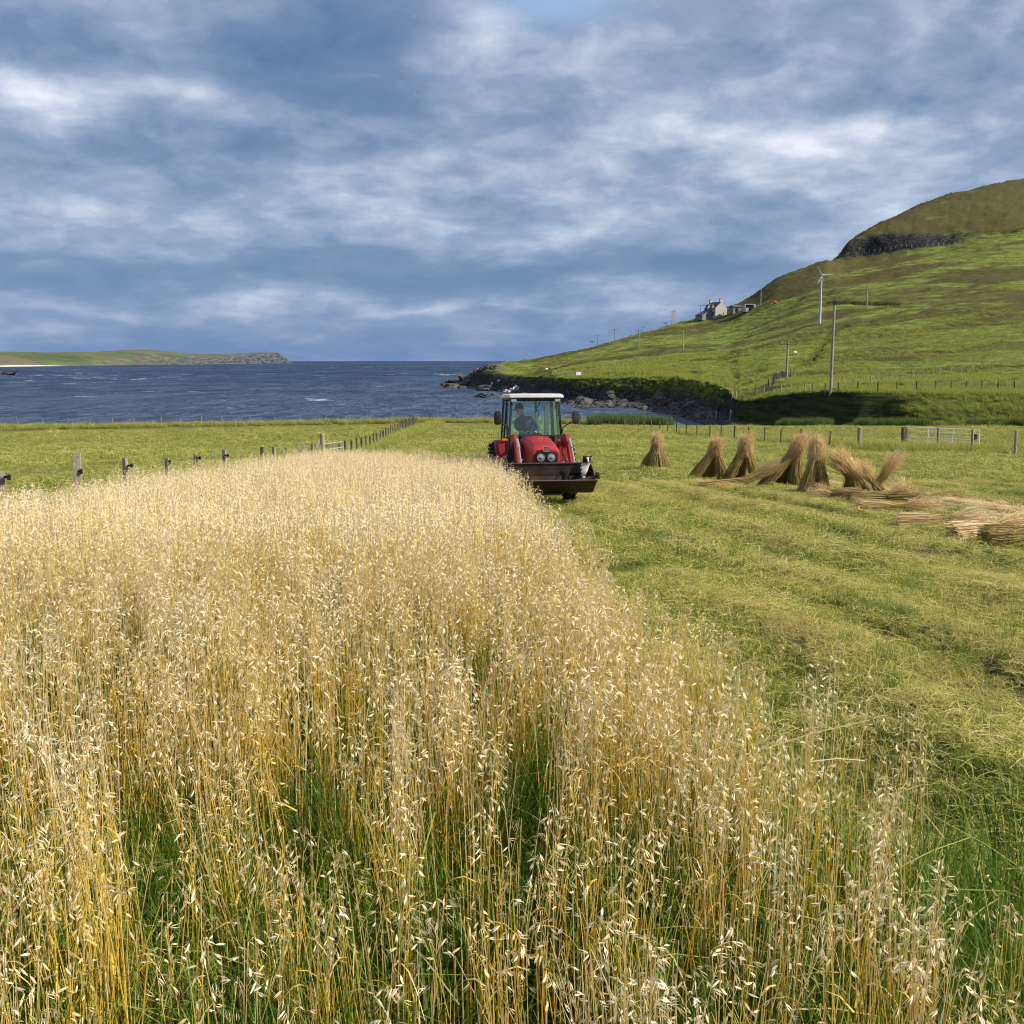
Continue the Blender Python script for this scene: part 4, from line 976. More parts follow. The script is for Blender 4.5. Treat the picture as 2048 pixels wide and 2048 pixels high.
    s = MB(); s.tube(ring_pts, .014, 8, False); s.tube([(-.02, 1.80, 1.60), (-.02, 1.60, 1.25)], .03, 8)
    for k in range(3): s.tube([(-.02, 1.80, 1.60), ring_pts[2 + 8 * k]], .010, 6)
    P(s, 'steering_wheel', M_black)
    s = MB(); s.box((0, 1.56, 1.36), (.46, .22, .46), taper=.8); s.box((.05, 1.50, 1.62), (.28, .14, .05), (.4, 0, 0)); P(s, 'dashboard', M_frame, .03)
    s = MB(); s.box((0, 2.38, 1.36), (.50, .48, .12)); s.box((0, 2.62, 1.62), (.46, .10, .50), (-.12, 0, 0)); s.box((0, 2.40, 1.18), (.36, .36, .28)); P(s, 'seat', M_darkmetal, .03)
    s = MB(); s.tube([(.40, 1.9, 1.1), (.38, 1.8, 1.62)], .010, 6); s.tube([(.46, 2.0, 1.1), (.46, 1.95, 1.55)], .010, 6); ball(s, (.38, 1.8, 1.64), .025, 8); ball(s, (.46, 1.95, 1.57), .025, 8); P(s, 'control_levers', M_black)
    s = MB(); s.tube([(.12, 1.44, 2.47), (.10, 1.43, 2.38), (.02, 1.425, 2.28), (.10, 1.42, 2.18), (.04, 1.42, 2.02)], .009, 6); P(s, 'windscreen_wiper', M_black)
    s = MB(); s.box((.50, 2.80, 1.95), (.12, .04, .8)); s.bar((.22, 2.9, 1.5), (.22, 2.86, 2.5), .05, .05, (0, 1, 0)); P(s, 'rear_cab_pillars', M_greyframe, .01)
    s = MB(); s.tube([(.47, 1.25, 1.05), (.47, 1.25, 1.60)], .05, 14); P(s, 'exhaust_pipe', M_darkmetal)
    st = MB(); st.box((-.80, 1.75, .55), (.24, .34, .03)); st.box((-.80, 1.75, .85), (.22, .30, .03)); st.box((-.9, 1.75, .7), (.02, .3, .33)); P(st, 'step', M_darkmetal, .004)
    # loader
    for sx in (-1, 1):
        a = MB()
        o1 = [(1.05, 1.46), (.72, 1.66), (.45, 1.66), (.08, 1.46), (-.30, 1.08), (-.62, .66), (-.74, .50), (-.62, .42), (-.48, .60), (-.18, .96), (.18, 1.28), (.50, 1.46), (.75, 1.44), (.95, 1.28)]
        a.prism(o1, sx * .59, sx * .69, 'X'); arm = P(a, 'loader_arm', M_red_d, .008)
        m = MB(); m.prism([(.80, .55), (.80, 1.40), (1.12, 1.52), (1.18, 1.35), (1.12, .55)], sx * .50, sx * .58, 'X'); m.box((sx * .38, .96, .62), (.32, .26, .16)); P(m, 'loader_mast', M_red_d, .006)
        h = MB(); h.tube([(sx * .545, .86, .82), (sx * .545, .30, .96)], .040, 10); h.tube([(sx * .545, .30, .96), (sx * .545, -.12, 1.06)], .020, 8); P(h, 'lift_ram', M_silver)
        h = MB(); h.tube([(sx * .64, .10, 1.54), (sx * .64, -.28, 1.34)], .036, 10); h.tube([(sx * .64, -.28, 1.34), (sx * .64, -.66, .98)], .020, 8); P(h, 'tilt_ram', M_silver)
        h = MB(); h.tube([(sx * .50, .4, 1.3), (sx * .47, .1, 1.20), (sx * .52, -.2, 1.02), (sx * .56, -.45, .80)], .012, 6); P(h, 'hydraulic_hose', M_black)
    h = MB(); h.tube([(-.64, -.40, .86), (.64, -.40, .86)], .055, 10); P(h, 'loader_cross_tube', M_red_d)
    # bucket: open-topped scoop, curled back
    prof_o = [(-.74, 1.00), (-.70, .70), (-.74, .46), (-.90, .335), (-1.15, .37), (-1.50, .62)]
    th = .02; bx = .98
    bk = MB()
    def off(p, d):
        out = []
        for i, q in enumerate(p):
            a = Vector(p[max(i - 1, 0)]); b_ = Vector(p[min(i + 1, len(p) - 1)]); t = (b_ - a).normalized(); nrm = Vector((t.y, -t.x)); out.append((q[0] - nrm.x * d, q[1] - nrm.y * d))
        return out
    inner = off(prof_o, th)
    bk.prism(prof_o + inner[::-1], -bx, bx, 'X'); B_ = P(bk, 'bucket', M_bucket, 0)
    for sx in (-1, 1):
        s = MB(); s.prism([(-.735, .985), (-.70, .70), (-.74, .47), (-.90, .35), (-1.14, .385), (-1.46, .61), (-1.20, .80), (-.90, .97)], sx * bx, sx * (bx + .018), 'X'); P(s, 'side_plate', M_bucket, 0, B_)
    s = MB(); s.box((0, -1.515, .632), (2 * bx + .06, .09, .018), (-.62, 0, 0)); s.box((0, -.745, 1.012), (2 * bx + .04, .045, .022)); P(s, 'cutting_edge', mat('bright_worn_steel', (.17, .12, .10), .35, .6), 0, B_)
    for xx in (-.5, .5): s = MB(); s.box((xx, -.66, .72), (.04, .12, .4)); P(s, 'bucket_bracket', M_darkmetal, 0, B_)
    s = MB(); s.box((0, -1.05, .315), (.5, .22, .04)); P(s, 'wear_strip', M_darkmetal, 0, B_)
    return T_
tractor = make_tractor()
TM = Matrix.Translation(tractor.location) @ tractor.rotation_euler.to_matrix().to_4x4()
def on_tractor(name, p, label, cat):
    o = empty(name, TM @ Vector(p), 0, label, cat); o.rotation_euler = tractor.rotation_euler; return o

def make_driver():
    D = on_tractor('person', (-.10, 2.36, 1.43), 'farmer in dark cap and navy overalls leaning over the steering wheel in the tractor cab', 'person')
    D.scale = (1.1, 1.1, 1.1)
    # local: seat top at origin, -y towards the camera, x right in the photo
    J = {'pelvis': ((0, 0, .10), (.165, .135)), 'waist': ((-.02, -.03, .26), (.150, .115)), 'chest': ((-.06, -.10, .44), (.175, .125)), 'neckb': ((-.12, -.16, .58), (.085, .075)), 'neck': ((-.145, -.19, .64), .052), 'head': ((-.175, -.215, .70), .06),
         'shL': ((-.25, -.12, .50), .075), 'elL': ((-.30, -.36, .34), .050), 'wrL': ((-.18, -.50, .24), .033), 'haL': ((-.15, -.55, .22), (.040, .022)),
         'shR': ((.12, -.10, .52), .078), 'elR': ((.25, -.30, .30), .052), 'wrR': ((.14, -.50, .22), .033), 'haR': ((.11, -.55, .215), (.040, .022)),
         'hipL': ((-.12, -.02, .06), .10), 'knL': ((-.20, -.46, .08), .072), 'anL': ((-.20, -.50, -.32), .045), 'toL': ((-.20, -.66, -.36), (.045, .035)),
         'hipR': ((.12, -.02, .06), .10), 'knR': ((.20, -.46, .08), .072), 'anR': ((.20, -.50, -.32), .045), 'toR': ((.20, -.66, -.36), (.045, .035))}
    E = [('pelvis', 'waist'), ('waist', 'chest'), ('chest', 'neckb'), ('neckb', 'neck'), ('neck', 'head'), ('chest', 'shL'), ('shL', 'elL'), ('elL', 'wrL'), ('wrL', 'haL'), ('chest', 'shR'), ('shR', 'elR'), ('elR', 'wrR'), ('wrR', 'haR'),
         ('pelvis', 'hipL'), ('hipL', 'knL'), ('knL', 'anL'), ('anL', 'toL'), ('pelvis', 'hipR'), ('hipR', 'knR'), ('knR', 'anR'), ('anR', 'toR')]
    fl = []
    for sd, h in (('L', Vector((-.15, -.55, .22))), ('R', Vector((.11, -.55, .215)))):
        for k in range(4):
            b = h + Vector((-.027 + .018 * k, -.02, .002)); m1 = b + Vector((.002, -.035, .0)); m2 = m1 + Vector((0, -.012, -.028 - .003 * (k in (1, 2))))
            J[f'f{sd}{k}a'] = (b, .010); J[f'f{sd}{k}b'] = (m1, .009); J[f'f{sd}{k}c'] = (m2, .008); E += [('ha' + sd, f'f{sd}{k}a'), (f'f{sd}{k}a', f'f{sd}{k}b'), (f'f{sd}{k}b', f'f{sd}{k}c')]
        sg = 1 if sd == 'L' else -1
        J[f't{sd}a'] = (h + Vector((sg * .035, .0, .0)), .011); J[f't{sd}b'] = (h + Vector((sg * .045, -.035, -.012)), .009); E += [('ha' + sd, f't{sd}a'), (f't{sd}a', f't{sd}b')]
    def mf(c):
        if c.z > .625: return 1
        if c.y < -.505 and c.z > .14 and c.z < .27: return 1
        return 0
    body = skin_mesh('body', J, E, [M_cloth, M_skin], D, mf, 2)
    # head turned to the photo's left and down
    hM = Euler((R(24), R(0), R(-52))).to_matrix(); hc = Vector((-.20, -.235, .775))
    mb = MB(); rings = []
    for (z, rx, ry, oy) in ((-.125, .030, .035, -.040), (-.112, .048, .058, -.030), (-.085, .060, .078, -.016), (-.05, .068, .090, -.006), (0, .075, .098, 0), (.045, .077, .100, .004), (.085, .070, .090, .008), (.112, .045, .060, .010), (.124, .012, .018, .010)):
        rings.append([hc + hM @ Vector((rx * math.cos(a), oy + ry * math.sin(a), z)) for a in [2 * math.pi * k / 20 for k in range(20)]])
    mb.loft(rings)
    mb.loft([[hc + hM @ Vector((sx * w_, yy, zz)) for sx in (-1, 1, 1, -1)] if False else [hc + hM @ Vector(q) for q in ((-w_, yy, zz), (w_, yy, zz), (w_, yy + .03, zz), (-w_, yy + .03, zz))] for (w_, yy, zz) in ((.006, -.098, .020), (.010, -.112, -.010), (.014, -.122, -.032), (.010, -.100, -.042))])
    for sx in (-1, 1): ball(mb, hc + hM @ Vector((sx * .077, .010, -.005)), (.012, .022, .032), 10)
    mb.cur = 1
    for sx in (-1, 1): ball(mb, hc + hM @ Vector((sx * .030, -.088, .012)), (.012, .008, .008), 8)
    mb.box(hc + hM @ Vector((0, -.092, -.070)), (.044, .010, .008), tuple(hM.to_euler()))
    hd = mb.build('head', [M_skin, M_cap], D, 0, True)
    hr = MB(); rings = []
    for (z, rx, ry, oy) in ((-.04, .070, .060, .052), (.0, .082, .086, .028), (.03, .084, .106, .004), (.06, .082, .108, .002), (.095, .074, .096, .006), (.125, .050, .066, .010), (.137, .012, .016, .010)):
        rings.append([hc + hM @ Vector((rx * math.cos(a), oy + ry * math.sin(a), z)) for a in [2 * math.pi * k / 20 for k in range(20)]])
    hr.loft(rings); hr.box(hc + hM @ Vector((0, -.125, .040)), (.12, .075, .012), tuple(hM.to_euler()))
    hr.build('cap', M_cap, D, 0, True)
    return D
make_driver()

def make_dog():
    D = on_tractor('dog', (.36, -1.02, .36), 'black and white collie standing in the right end of the tractor bucket', 'dog')
    D.scale = (1.12,) * 3
    J = {'hips': ((.0, .0, .44), (.085, .10)), 'belly': ((.16, .0, .43), (.078, .085)), 'chest': ((.33, -.01, .44), (.088, .115)), 'neck': ((.40, -.05, .53), .088), 'nape': ((.42, -.07, .60), .082), 'skull': ((.43, -.10, .675), (.090, .080)), 'brow': ((.43, -.160, .665), .062), 'muz': ((.425, -.215, .630), .040), 'nose': ((.423, -.255, .622), .026),
         'thA': ((-.02, -.06, .32), .055), 'hoA': ((-.07, -.06, .15), .028), 'paA': ((-.04, -.065, .03), .024), 'pfA': ((.0, -.07, .01), .024),
         'thB': ((-.02, .06, .32), .055), 'hoB': ((-.07, .06, .15), .028), 'paB': ((-.04, .065, .03), .024), 'pfB': ((.0, .07, .01), .024),
         'elA': ((.35, -.07, .30), .042), 'wrA': ((.37, -.10, .18), .026), 'fpA': ((.38, -.115, .06), .023), 'ftA': ((.39, -.14, .045), .024),
         'elB': ((.41, .03, .30), .042), 'wrB': ((.44, -.02, .18), .026), 'fpB': ((.45, -.03, .06), .023), 'ftB': ((.46, -.055, .045), .024),
         't1': ((-.09, .0, .42), .030), 't2': ((-.17, .0, .33), .032), 't3': ((-.21, -.02, .24), .030), 't4': ((-.22, -.06, .18), .016),
         'eA': ((.365, -.115, .725), (.030, .020)), 'eAt': ((.340, -.15, .735), .012), 'eB': ((.495, -.115, .725), (.030, .020)), 'eBt': ((.520, -.15, .735), .012)}
    E = [('hips', 'belly'), ('belly', 'chest'), ('chest', 'neck'), ('neck', 'nape'), ('nape', 'skull'), ('skull', 'brow'), ('brow', 'muz'), ('muz', 'nose'), ('hips', 'thA'), ('thA', 'hoA'), ('hoA', 'paA'), ('paA', 'pfA'), ('hips', 'thB'), ('thB', 'hoB'), ('hoB', 'paB'), ('paB', 'pfB'),
         ('chest', 'elA'), ('elA', 'wrA'), ('wrA', 'fpA'), ('fpA', 'ftA'), ('chest', 'elB'), ('elB', 'wrB'), ('wrB', 'fpB'), ('fpB', 'ftB'), ('hips', 't1'), ('t1', 't2'), ('t2', 't3'), ('t3', 't4'), ('skull', 'eA'), ('eA', 'eAt'), ('skull', 'eB'), ('eB', 'eBt')]
    def mf(c):
        if c.z > .585 and c.y < -.255: return 2
        if c.z > .60: return 1 if (c.y < -.17 and (abs(c.x - .427) < .014 or c.z < .615)) else 0
        if c.x > .30 and c.y < -.04 and .30 < c.z < .61: return 1
        if c.x > .30 and c.z <= .30: return 1
        if c.z < .22 and c.x < -.17: return 1
        return 1 if (c.z < .10) else 0
    b = skin_mesh('body', J, E, [M_furb, M_furw, M_cap], D, mf, 2)
    em = mat('dog_eye', (.10, .05, .02), .1)
    for sx in (-1, 1): e = MB(); ball(e, (.43 + sx * .034, -.205, .682), .011, 8); e.build('eye', em, D)
make_dog()
pk = on_tractor('plank', (.70, -1.42, .665), 'dark plank laid across the right corner of the tractor bucket beside the dog', 'plank')
q = MB(); q.box((0, 0, 0), (.70, .10, .022), (0.5, -.20, .05)); q.build('board', M_bucket, pk, .003); q = MB(); q.box((.33, -.01, .085), (.055, .14, .14), (.2, -.20, .05)); q.build('end_block', M_darkmetal, pk, .003)

# ------------------------------------------------------------------ stooks and sheaves
def sheaf_strips(st, foot, tie, head, rf, rt, rh, n, lean_in=0.0, w=.010, t_lo=.12, t_hi=.55):
    """straws from a foot through a tied waist to a splayed head"""
    foot, tie, head = (np.asarray(a, float) for a in (foot, tie, head))
    ax = head - foot; ax /= np.linalg.norm(ax); e1 = np.cross(ax, [0.3, .2, 1.0]); 
    if np.linalg.norm(e1) < .1: e1 = np.cross(ax, [1.0, 0, 0])
    e1 /= np.linalg.norm(e1); e2 = np.cross(ax, e1)
    for i in range(n):
        a = rng.uniform(0, 6.28); r = math.sqrt(rng.uniform(.05, 1)); a2 = a + rng.normal(0, .5)
        o = e1 * math.cos(a) + e2 * math.sin(a); o2 = e1 * math.cos(a2) + e2 * math.sin(a2)
        p0 = foot + o * rf * r * np.array([1, 1, .35 if abs(ax[2]) > .5 else 1]) + rng.normal(0, .02, 3); p2 = tie + o * rt * r; hq = rng.normal(-.02, .14); p4 = head + o2 * rh * rng.uniform(.1, 1) * (1.15 - 1.6 * min(.4, max(-.2, hq))) + ax * hq + rng.normal(0, .035, 3)
        p1 = (p0 + p2) / 2 + o * rt * .15; p3 = (p2 * .55 + p4 * .45) + o2 * rt * .10
        P_ = np.stack([p0, p1, p2, p3, p4]); sv = np.cross(ax, rng.normal(0, 1, 3)); sv /= np.linalg.norm(sv) + 1e-6
        t = rng.uniform(-.08, .08)
        P_ = P_ + rng.normal(0, .018 if abs(ax[2]) > .4 else .012, P_.shape) * np.array([1, 1, 1, 1, 1.6])[:, None]
        st.append((P_, sv[None, :] * (w / 2 * np.array([1, 1, 1, .9, .6]))[:, None], np.clip(np.array([t_lo, t_lo + .1, .34, t_hi, t_hi + .12]) + t, 0, 1), 0))
        for k in range(4):   # grains at the head
            d = (p4 - p3); d /= np.linalg.norm(d); q = p3 + (p4 - p3) * rng.uniform(.35, 1.0) + rng.normal(0, .022, 3)
            dd = d * rng.uniform(-.4, .8) + rng.normal(0, .5, 3); dd /= np.linalg.norm(dd); s3 = np.cross(dd, rng.normal(0, 1, 3)); s3 /= np.linalg.norm(s3) + 1e-6
            st.append((np.stack([q, q + dd * .013, q + dd * .028]), s3[None, :] * np.array([.002, .0055, .001])[:, None], rng.uniform(t_hi - .05, t_hi + .28), 0))
def core(parent, pts, rs, name='straw_core'):
    m = MB(); m.tube(pts, rs, 12); return m.build(name, M_core, parent, 0, True)
M_core = mat('packed_straw', (.20, .14, .05), .95, col2=(.30, .21, .085), vscale=18, bump=1.0, bscale=60)
def stook(u, v, h, legs, top, label, n=300):
    b = place(u, v); S = empty('stook', b, 0, label, 'stook', 'stooks of cut oats standing in a row')
    top = np.array([top[0], top[1], h])
    for (fx, fy, rf, k) in legs:
        foot = np.array([fx, fy, 0.0]); foot[2] = H(b.x + fx, b.y + fy) - b.z + .02
        tie = foot + (top - foot) * .56 + np.array([(top[0] - fx) * .12, (top[1] - fy) * .12, 0]) + [0, 0, .02]
        hd = top + np.array([(fx - top[0]) * -.16, (fy - top[1]) * -.10, rng.uniform(-.06, .05)])
        st = []; sheaf_strips(st, foot, tie, hd, rf, .14, .19, int(n * k * 1.4))
        o = strip_mesh('sheaf', st, [M_straw], link=True); o.parent = S
        core(o, [foot + [0, 0, -.02], foot + (tie - foot) * .5, tie, tie + (hd - tie) * .6], [rf * .72, rf * .55, .068, .05])
    return S
def gen_litter():
    st = [clump('straw_shape', 4, .2, .05, .4, .004, .8, [M_straw], (.2, .6), 2, 60, .42, (.35, 1.0), sw=.007) for _ in range(4)]
    n = 260; q = rng.uniform(0, 1, n); u = 1380 + 720 * q; y = np.interp(u, [1380, 1560, 1700, 1850, 2100], [36.5, 34.5, 31.5, 26, 20.5]) + rng.normal(0, .8, n); x = (u - 1024) / 2048 * y
    scatter('loose_straw', st, np.stack([x, y, hgt(x, y) + .04], 1), rng.uniform(0, 6.28, n), rng.uniform(.5, 1.1, n), rng.normal(0, .12, (n, 2)), 'loose straw strewn round the feet of the stooks and the lying sheaves', cat='straw')
gen_litter()
def gen_stooks():
    stook(1311, 940, 1.30, [(-.46, 0, .24, 1.1), (.42, -.1, .24, 1.1), (-.14, -.3, .22, 1), (.16, -.25, .2, .9), (0, .4, .2, .8)], (.05, 0), 'stubby broad-topped stook, the lone one nearest the tractor', 240)
    stook(1416, 964, 1.34, [(-.58, -.05, .20, 1.1), (.52, -.05, .20, 1), (.15, .4, .2, .7), (-.10, .35, .2, .6)], (.24, 0), 'pointed stook with dark gap between its two legs, left of its twin')
    stook(1484, 963, 1.36, [(-.58, -.05, .20, 1.1), (.54, -.05, .20, 1), (0, .45, .2, .7), (-.2, .35, .2, .6)], (.08, 0), 'pointed stook with splayed legs, between its twin and the long-tailed one')
    D = stook(1566, 973, 1.38, [(-.62, -.05, .22, 1.3), (.30, -.1, .18, 1), (.15, .4, .2, .8), (-.25, .35, .2, .8)], (.42, 0), 'stook leaning right with a long sheaf trailing on the ground to its left')
    st = []; b = D.location
    f = np.array([-2.5, -.10, 0]); f[2] = H(b.x - 2.5, b.y - .1) - b.z + .06
    sheaf_strips(st, f, (-1.15, -.12, .20), (-.2, -.1, .72), .12, .11, .2, 260, t_lo=.3, t_hi=.4)
    o = strip_mesh('trailing_sheaf', st, [M_straw], link=True); o.parent = D
    stook(1621, 987, 1.34, [(-.20, -.05, .20, 1.2), (.32, -.1, .18, 1), (.05, .3, .2, .8)], (.12, 0), 'tall narrow upright stook beside the one bent over to the left', 340)
    # the slumped one: arches to the left
    b = place(1700, 990); S = empty('stook', b, 0, 'slumped stook of several sheaves arching over to the left, rightmost of the row', 'stook', 'stooks of cut oats standing in a row'); S.scale = (.95, .95, .86)
    for (f, t, h, k) in (((.25, 0, 0), (.02, -.02, .62), (-.52, -.05, 1.20), 1.3), ((.05, .2, 0), (-.02, .15, .60), (-.30, .1, 1.32), 1.0), ((.62, .05, 0), (.28, 0, .52), (-.18, -.02, 1.08), 1.1), ((1.0, .1, 0), (.62, .05, .40), (.30, .05, .95), .8)):
        st = []; sheaf_strips(st, (f[0], f[1], .02), t, h, .17, .10, .26, int(300 * k)); o = strip_mesh('sheaf', st, [M_straw], link=True); o.parent = S
        core(o, [f, ((f[0] + t[0]) / 2, (f[1] + t[1]) / 2, t[2] / 2), t], [.11, .10, .075])
    b = place(1764, 984); S = empty('sheaf', b, 0, 'single fan-shaped sheaf tilting to the right behind the slumped stook', 'sheaf'); S.scale = (1, 1, .86)
    st = []; sheaf_strips(st, (-.35, 0, .05), (-.05, 0, .40), (.42, .05, 1.22), .14, .085, .28, 260); o = strip_mesh('straw', st, [M_straw], link=True); o.parent = S
    # sheaves lying on the ground
    def lying(u, v, L, ang, r, n, label, up=0.0, tl=.45, th=.55):
        b = place(u, v); S = empty('lying_sheaf', b, 0, label, 'sheaf', 'sheaves of cut oats lying on the ground')
        d = np.array([math.cos(ang), math.sin(ang)]) * L / 2
        g = lambda s: H(b.x + s * d[0], b.y + s * d[1]) - b.z
        st = []; sheaf_strips(st, (-d[0], -d[1], g(-1) + r * .6), (d[0] * .1, d[1] * .1, g(.1) + r * .75), (d[0], d[1], g(1) + r * .8 + up), r * 1.25, r * .62, r * 2.0, int(n * 1.2), t_lo=tl, t_hi=th, w=.007)
        o = strip_mesh('straw', st, [M_straw], link=True); o.parent = S
        core(S, [(-d[0] * .85, -d[1] * .85, g(-.85) + r * .35), (0, 0, g(0) + r * .4), (d[0] * .7, d[1] * .7, g(.7) + r * .4)], [r * .45, r * .40, r * .42])
    lying(1672, 996, 1.15, 2.6, .16, 240, 'short heap of pale straw at the foot of the upright stook')
    lying(1762, 1004, 1.7, .1, .17, 320, 'brown sheaf lying just in front of the slumped stook', tl=.2, th=.35)
    lying(1816, 1004, .9, 1.9, .16, 240, 'small sheaf with a pale bushy head propped up at its right end', .25, .25, .5)
    lying(1852, 1003, 1.9, .02, .11, 220, 'thin dark windrow sheaf behind the others in the grass', tl=.05, th=.2)
    lying(1795, 1026, 1.7, -.10, .13, 320, 'long flat straw sheaf, second row from the slumped stook')
    lying(1885, 1050, 1.6, -.16, .14, 320, 'flat sheaf with a bleached end, in the middle of the lying row', tl=.6, th=.7)
    lying(1985, 1072, 1.6, .25, .17, 460, 'thick sheaf fanned open towards the left, second nearest in the row', tl=.75, th=.6)
    lying(2056, 1092, 1.4, .05, .20, 460, 'biggest brown sheaf at the right border of the photo', tl=.15, th=.35)
gen_stooks()
# twine and a scrap of green by the long-tailed stook
b = place(1463, 978); q = MB()
for i in range(5): 
    a = rng.uniform(0, 6.28); q.tube([(rng.uniform(-.35, .35), rng.uniform(-.12, .12), .05) for _ in range(6)], .012, 5)
o = q.build('baler_twine', mat('orange_twine', (.75, .17, .06), .7)); o.location = b; tag(o, 'tangle of orange twine on the ground in front of the long-tailed stook', 'twine')

# ------------------------------------------------------------------ fences and gates
def post_mesh(w, h, m, round_=False, top=None):
    q = MB()
    if round_: q.tube([(0, 0, -.3), (0, 0, h - .02), (0, 0, h)], [w / 2, w / 2, w / 2 * .8], 10)
    else: q.box((0, 0, (h - .3) / 2), (w, w * .85, h + .3))
    me = q.build('post', m, None, 0 if round_ else .006); d = me.data; bpy.data.objects.remove(me); return d
def fence(name, label, pts, post, wires=(.35, .65, .95), group=None, wr=.004, cat='fence', jit=.02, skip=(), big=None, extra=None):
    """pts: world (x,y) of each post; wires follow the posts"""
    F = empty(name, (pts[0][0], pts[0][1], H(*pts[0])), 0, label, cat, group); L0 = F.location
    zs = hgt([p[0] for p in pts], [p[1] for p in pts])
    for i, (p, z) in enumerate(zip(pts, zs)):
        if i in skip: continue
        me = (big or {}).get(i, post[i % len(post)] if isinstance(post, list) else post)
        o = bpy.data.objects.new('post', me); COL.objects.link(o); o.parent = F
        o.location = (p[0] - L0.x, p[1] - L0.y, z - L0.z); o.rotation_euler = (rng.normal(0, jit), rng.normal(0, jit), rng.uniform(-.4, .4))
    w = MB()
    for hgt_ in wires:
        seg = []
        for i, (p, z) in enumerate(zip(pts, zs)):
            seg.append((p[0] - L0.x, p[1] - L0.y - .0, z - L0.z + hgt_))
        w.tube(seg, wr, 4)
    w.build('wires', M_wire, F); return F
def pxline(pts, step):
    W = [place(*p) for p in pts]; out = []
    acc = 0; prev = W[0]; out.append((prev.x, prev.y))
    for a, b in zip(W[:-1], W[1:]):
        d = math.hypot(b.x - a.x, b.y - a.y); t = step - acc
        while t < d: out.append((a.x + (b.x - a.x) * t / d, a.y + (b.y - a.y) * t / d)); t += step
        acc = (acc + d) % step
    return out[:100]
def gen_fences():
    pA = [post_mesh(.095, 1.18, M_wood), post_mesh(.085, 1.12, M_wood), post_mesh(.10, 1.22, M_wood)]
    # weathered fence along the left side of the oats
    us = [-60, 0, 147, 250, 328, 389, 446, 483, 520, 548, 572, 596, 610, 625, 637, 646]
    pts = []
    for u in us:
        t = ray(u, 900)[0]; y = (-8.56 - .053 * 20) / (t - .053); pts.append((t * y, y))
    big = {2: post_mesh(.14, 1.36, M_wood), 15: post_mesh(.19, 1.50, M_wood, True), 7: post_mesh(.05, 1.02, M_wood), 8: post_mesh(.10, 1.22, M_wood_d), 5: post_mesh(.10, 1.08, M_wood_d)}
    F = fence('post_and_wire_fence', 'weathered fence of uneven grey posts along the left side of the oats', pts, pA, (.45, 1.02), wr=.005, big=big, jit=.03)
    L0 = F.location
    for i in (1, 2, 3, 4, 5, 6):      # insulators for the electric wire
        x, y = pts[i]; q = MB(); q.tube([(0, 0, 0), (.10, -.02, 0)], .022, 8); q.tube([(.09, -.02, -.045), (.09, -.02, .045)], .030, 8)
        o = q.build('insulator', M_black, F); o.location = (x - L0.x + .05, y - L0.y - .02, H(x, y) - L0.z + (1.02 if i != 2 else 1.0))
    # galvanised gate in that fence
    gx, gy = pts[-1]; ex, ey = gx - .05, gy + 5.2; gz = H(gx, gy)
    G = empty('field_gate', (gx, gy + .15, gz), 0, 'tubular metal gate beyond the thick round post at the far end of the oats', 'gate')
    dz = H(ex, ey) - gz
    q = MB()
    for h in (.30, .55, .80, 1.04): q.tube([(0, .05, h + .02), (ex - gx, ey - gy - .2, h + dz)], .022, 8)
    for s in (0.01, .5, .99): q.tube([((ex - gx) * s, .05 + (ey - gy - .25) * s, .28 + dz * s), ((ex - gx) * s, .05 + (ey - gy - .25) * s, 1.05 + dz * s)], .022, 8)
    q.build('bars', mat('grey_gate_tube', (.34, .34, .33), .5, .2), G)
    # dark posts from the gate down to the far corner
    y = np.arange(ey + .3, 118, 2.55)[:40]; pts = [(-7.5 - .0474 * (yy - 40), yy) for yy in y]
    pD = [post_mesh(.10, .92, M_wood_d), post_mesh(.09, 1.0, M_wood_d)]
    fence('post_and_wire_fence', 'line of dark posts running from the metal gate to the far corner of the field', pts, pD, (.3, .6, .85))
    # fence along the sea edge
    pB = [post_mesh(.09, 1.15, M_wood), post_mesh(.08, 1.05, M_wood)]
    ex = [36, 88, 137, 181, 227, 270, 323, 363, 404, 445, 501, 550, 601, 653, 698, 742, 784, 829, 875, 912, 955]; P_ = []
    for u in [-60, -12] + ex:
        t = (u - 1024) / 2048; yy = float(prof(np.array([t * 300]), np.array([300.]))[0][0][0]) + 1.6; P_.append((t * yy, yy))
    fence('post_and_wire_fence', 'pale thin posts in long grass along the field edge above the sea', P_, pB, (.5, .95))
    P_ = []
    for u in [1120, 1155, 1163, 1196, 1228]:
        t = (u - 1024) / 2048; yy = float(prof(np.array([t * 300]), np.array([300.]))[0][0][0]) + 1.0; P_.append((t * yy, yy))
    fence('post_and_wire_fence', 'few posts beside the tractor mirror at the head of the inlet', P_, pB, (.5, .95))
    # fence across the right side of the mown field, up to the gate opening
    pC = [post_mesh(.09, 1.05, M_wood_d), post_mesh(.08, 1.0, M_wood_d)]
    row = [(1160, 850), (1175, 851), (1190, 852), (1204, 853), (1218, 854), (1233, 855), (1248, 856), (1261, 857.5), (1276, 859), (1288, 861), (1303, 862.5), (1319, 864), (1335, 866), (1353, 868), (1372, 870), (1394, 872), (1419, 874.5), (1442, 876.5), (1468, 879), (1497, 881), (1529, 883.5), (1561, 886), (1601, 888.5), (1659, 892), (1718, 895.5)]
    P_ = [tuple(place(*p)[:2]) for p in row]
    fence('post_and_wire_fence', 'fence of dark posts behind the stooks, ending at a thick pale post', P_, pC, (.3, .6, .88), big={24: post_mesh(.26, 1.30, M_wood, True)})
    row = [(1808, 893), (1875, 897), (1944, 903), (2030, 909), (2125, 916), (2230, 924)]
    P_ = [tuple(place(*p)[:2]) for p in row]
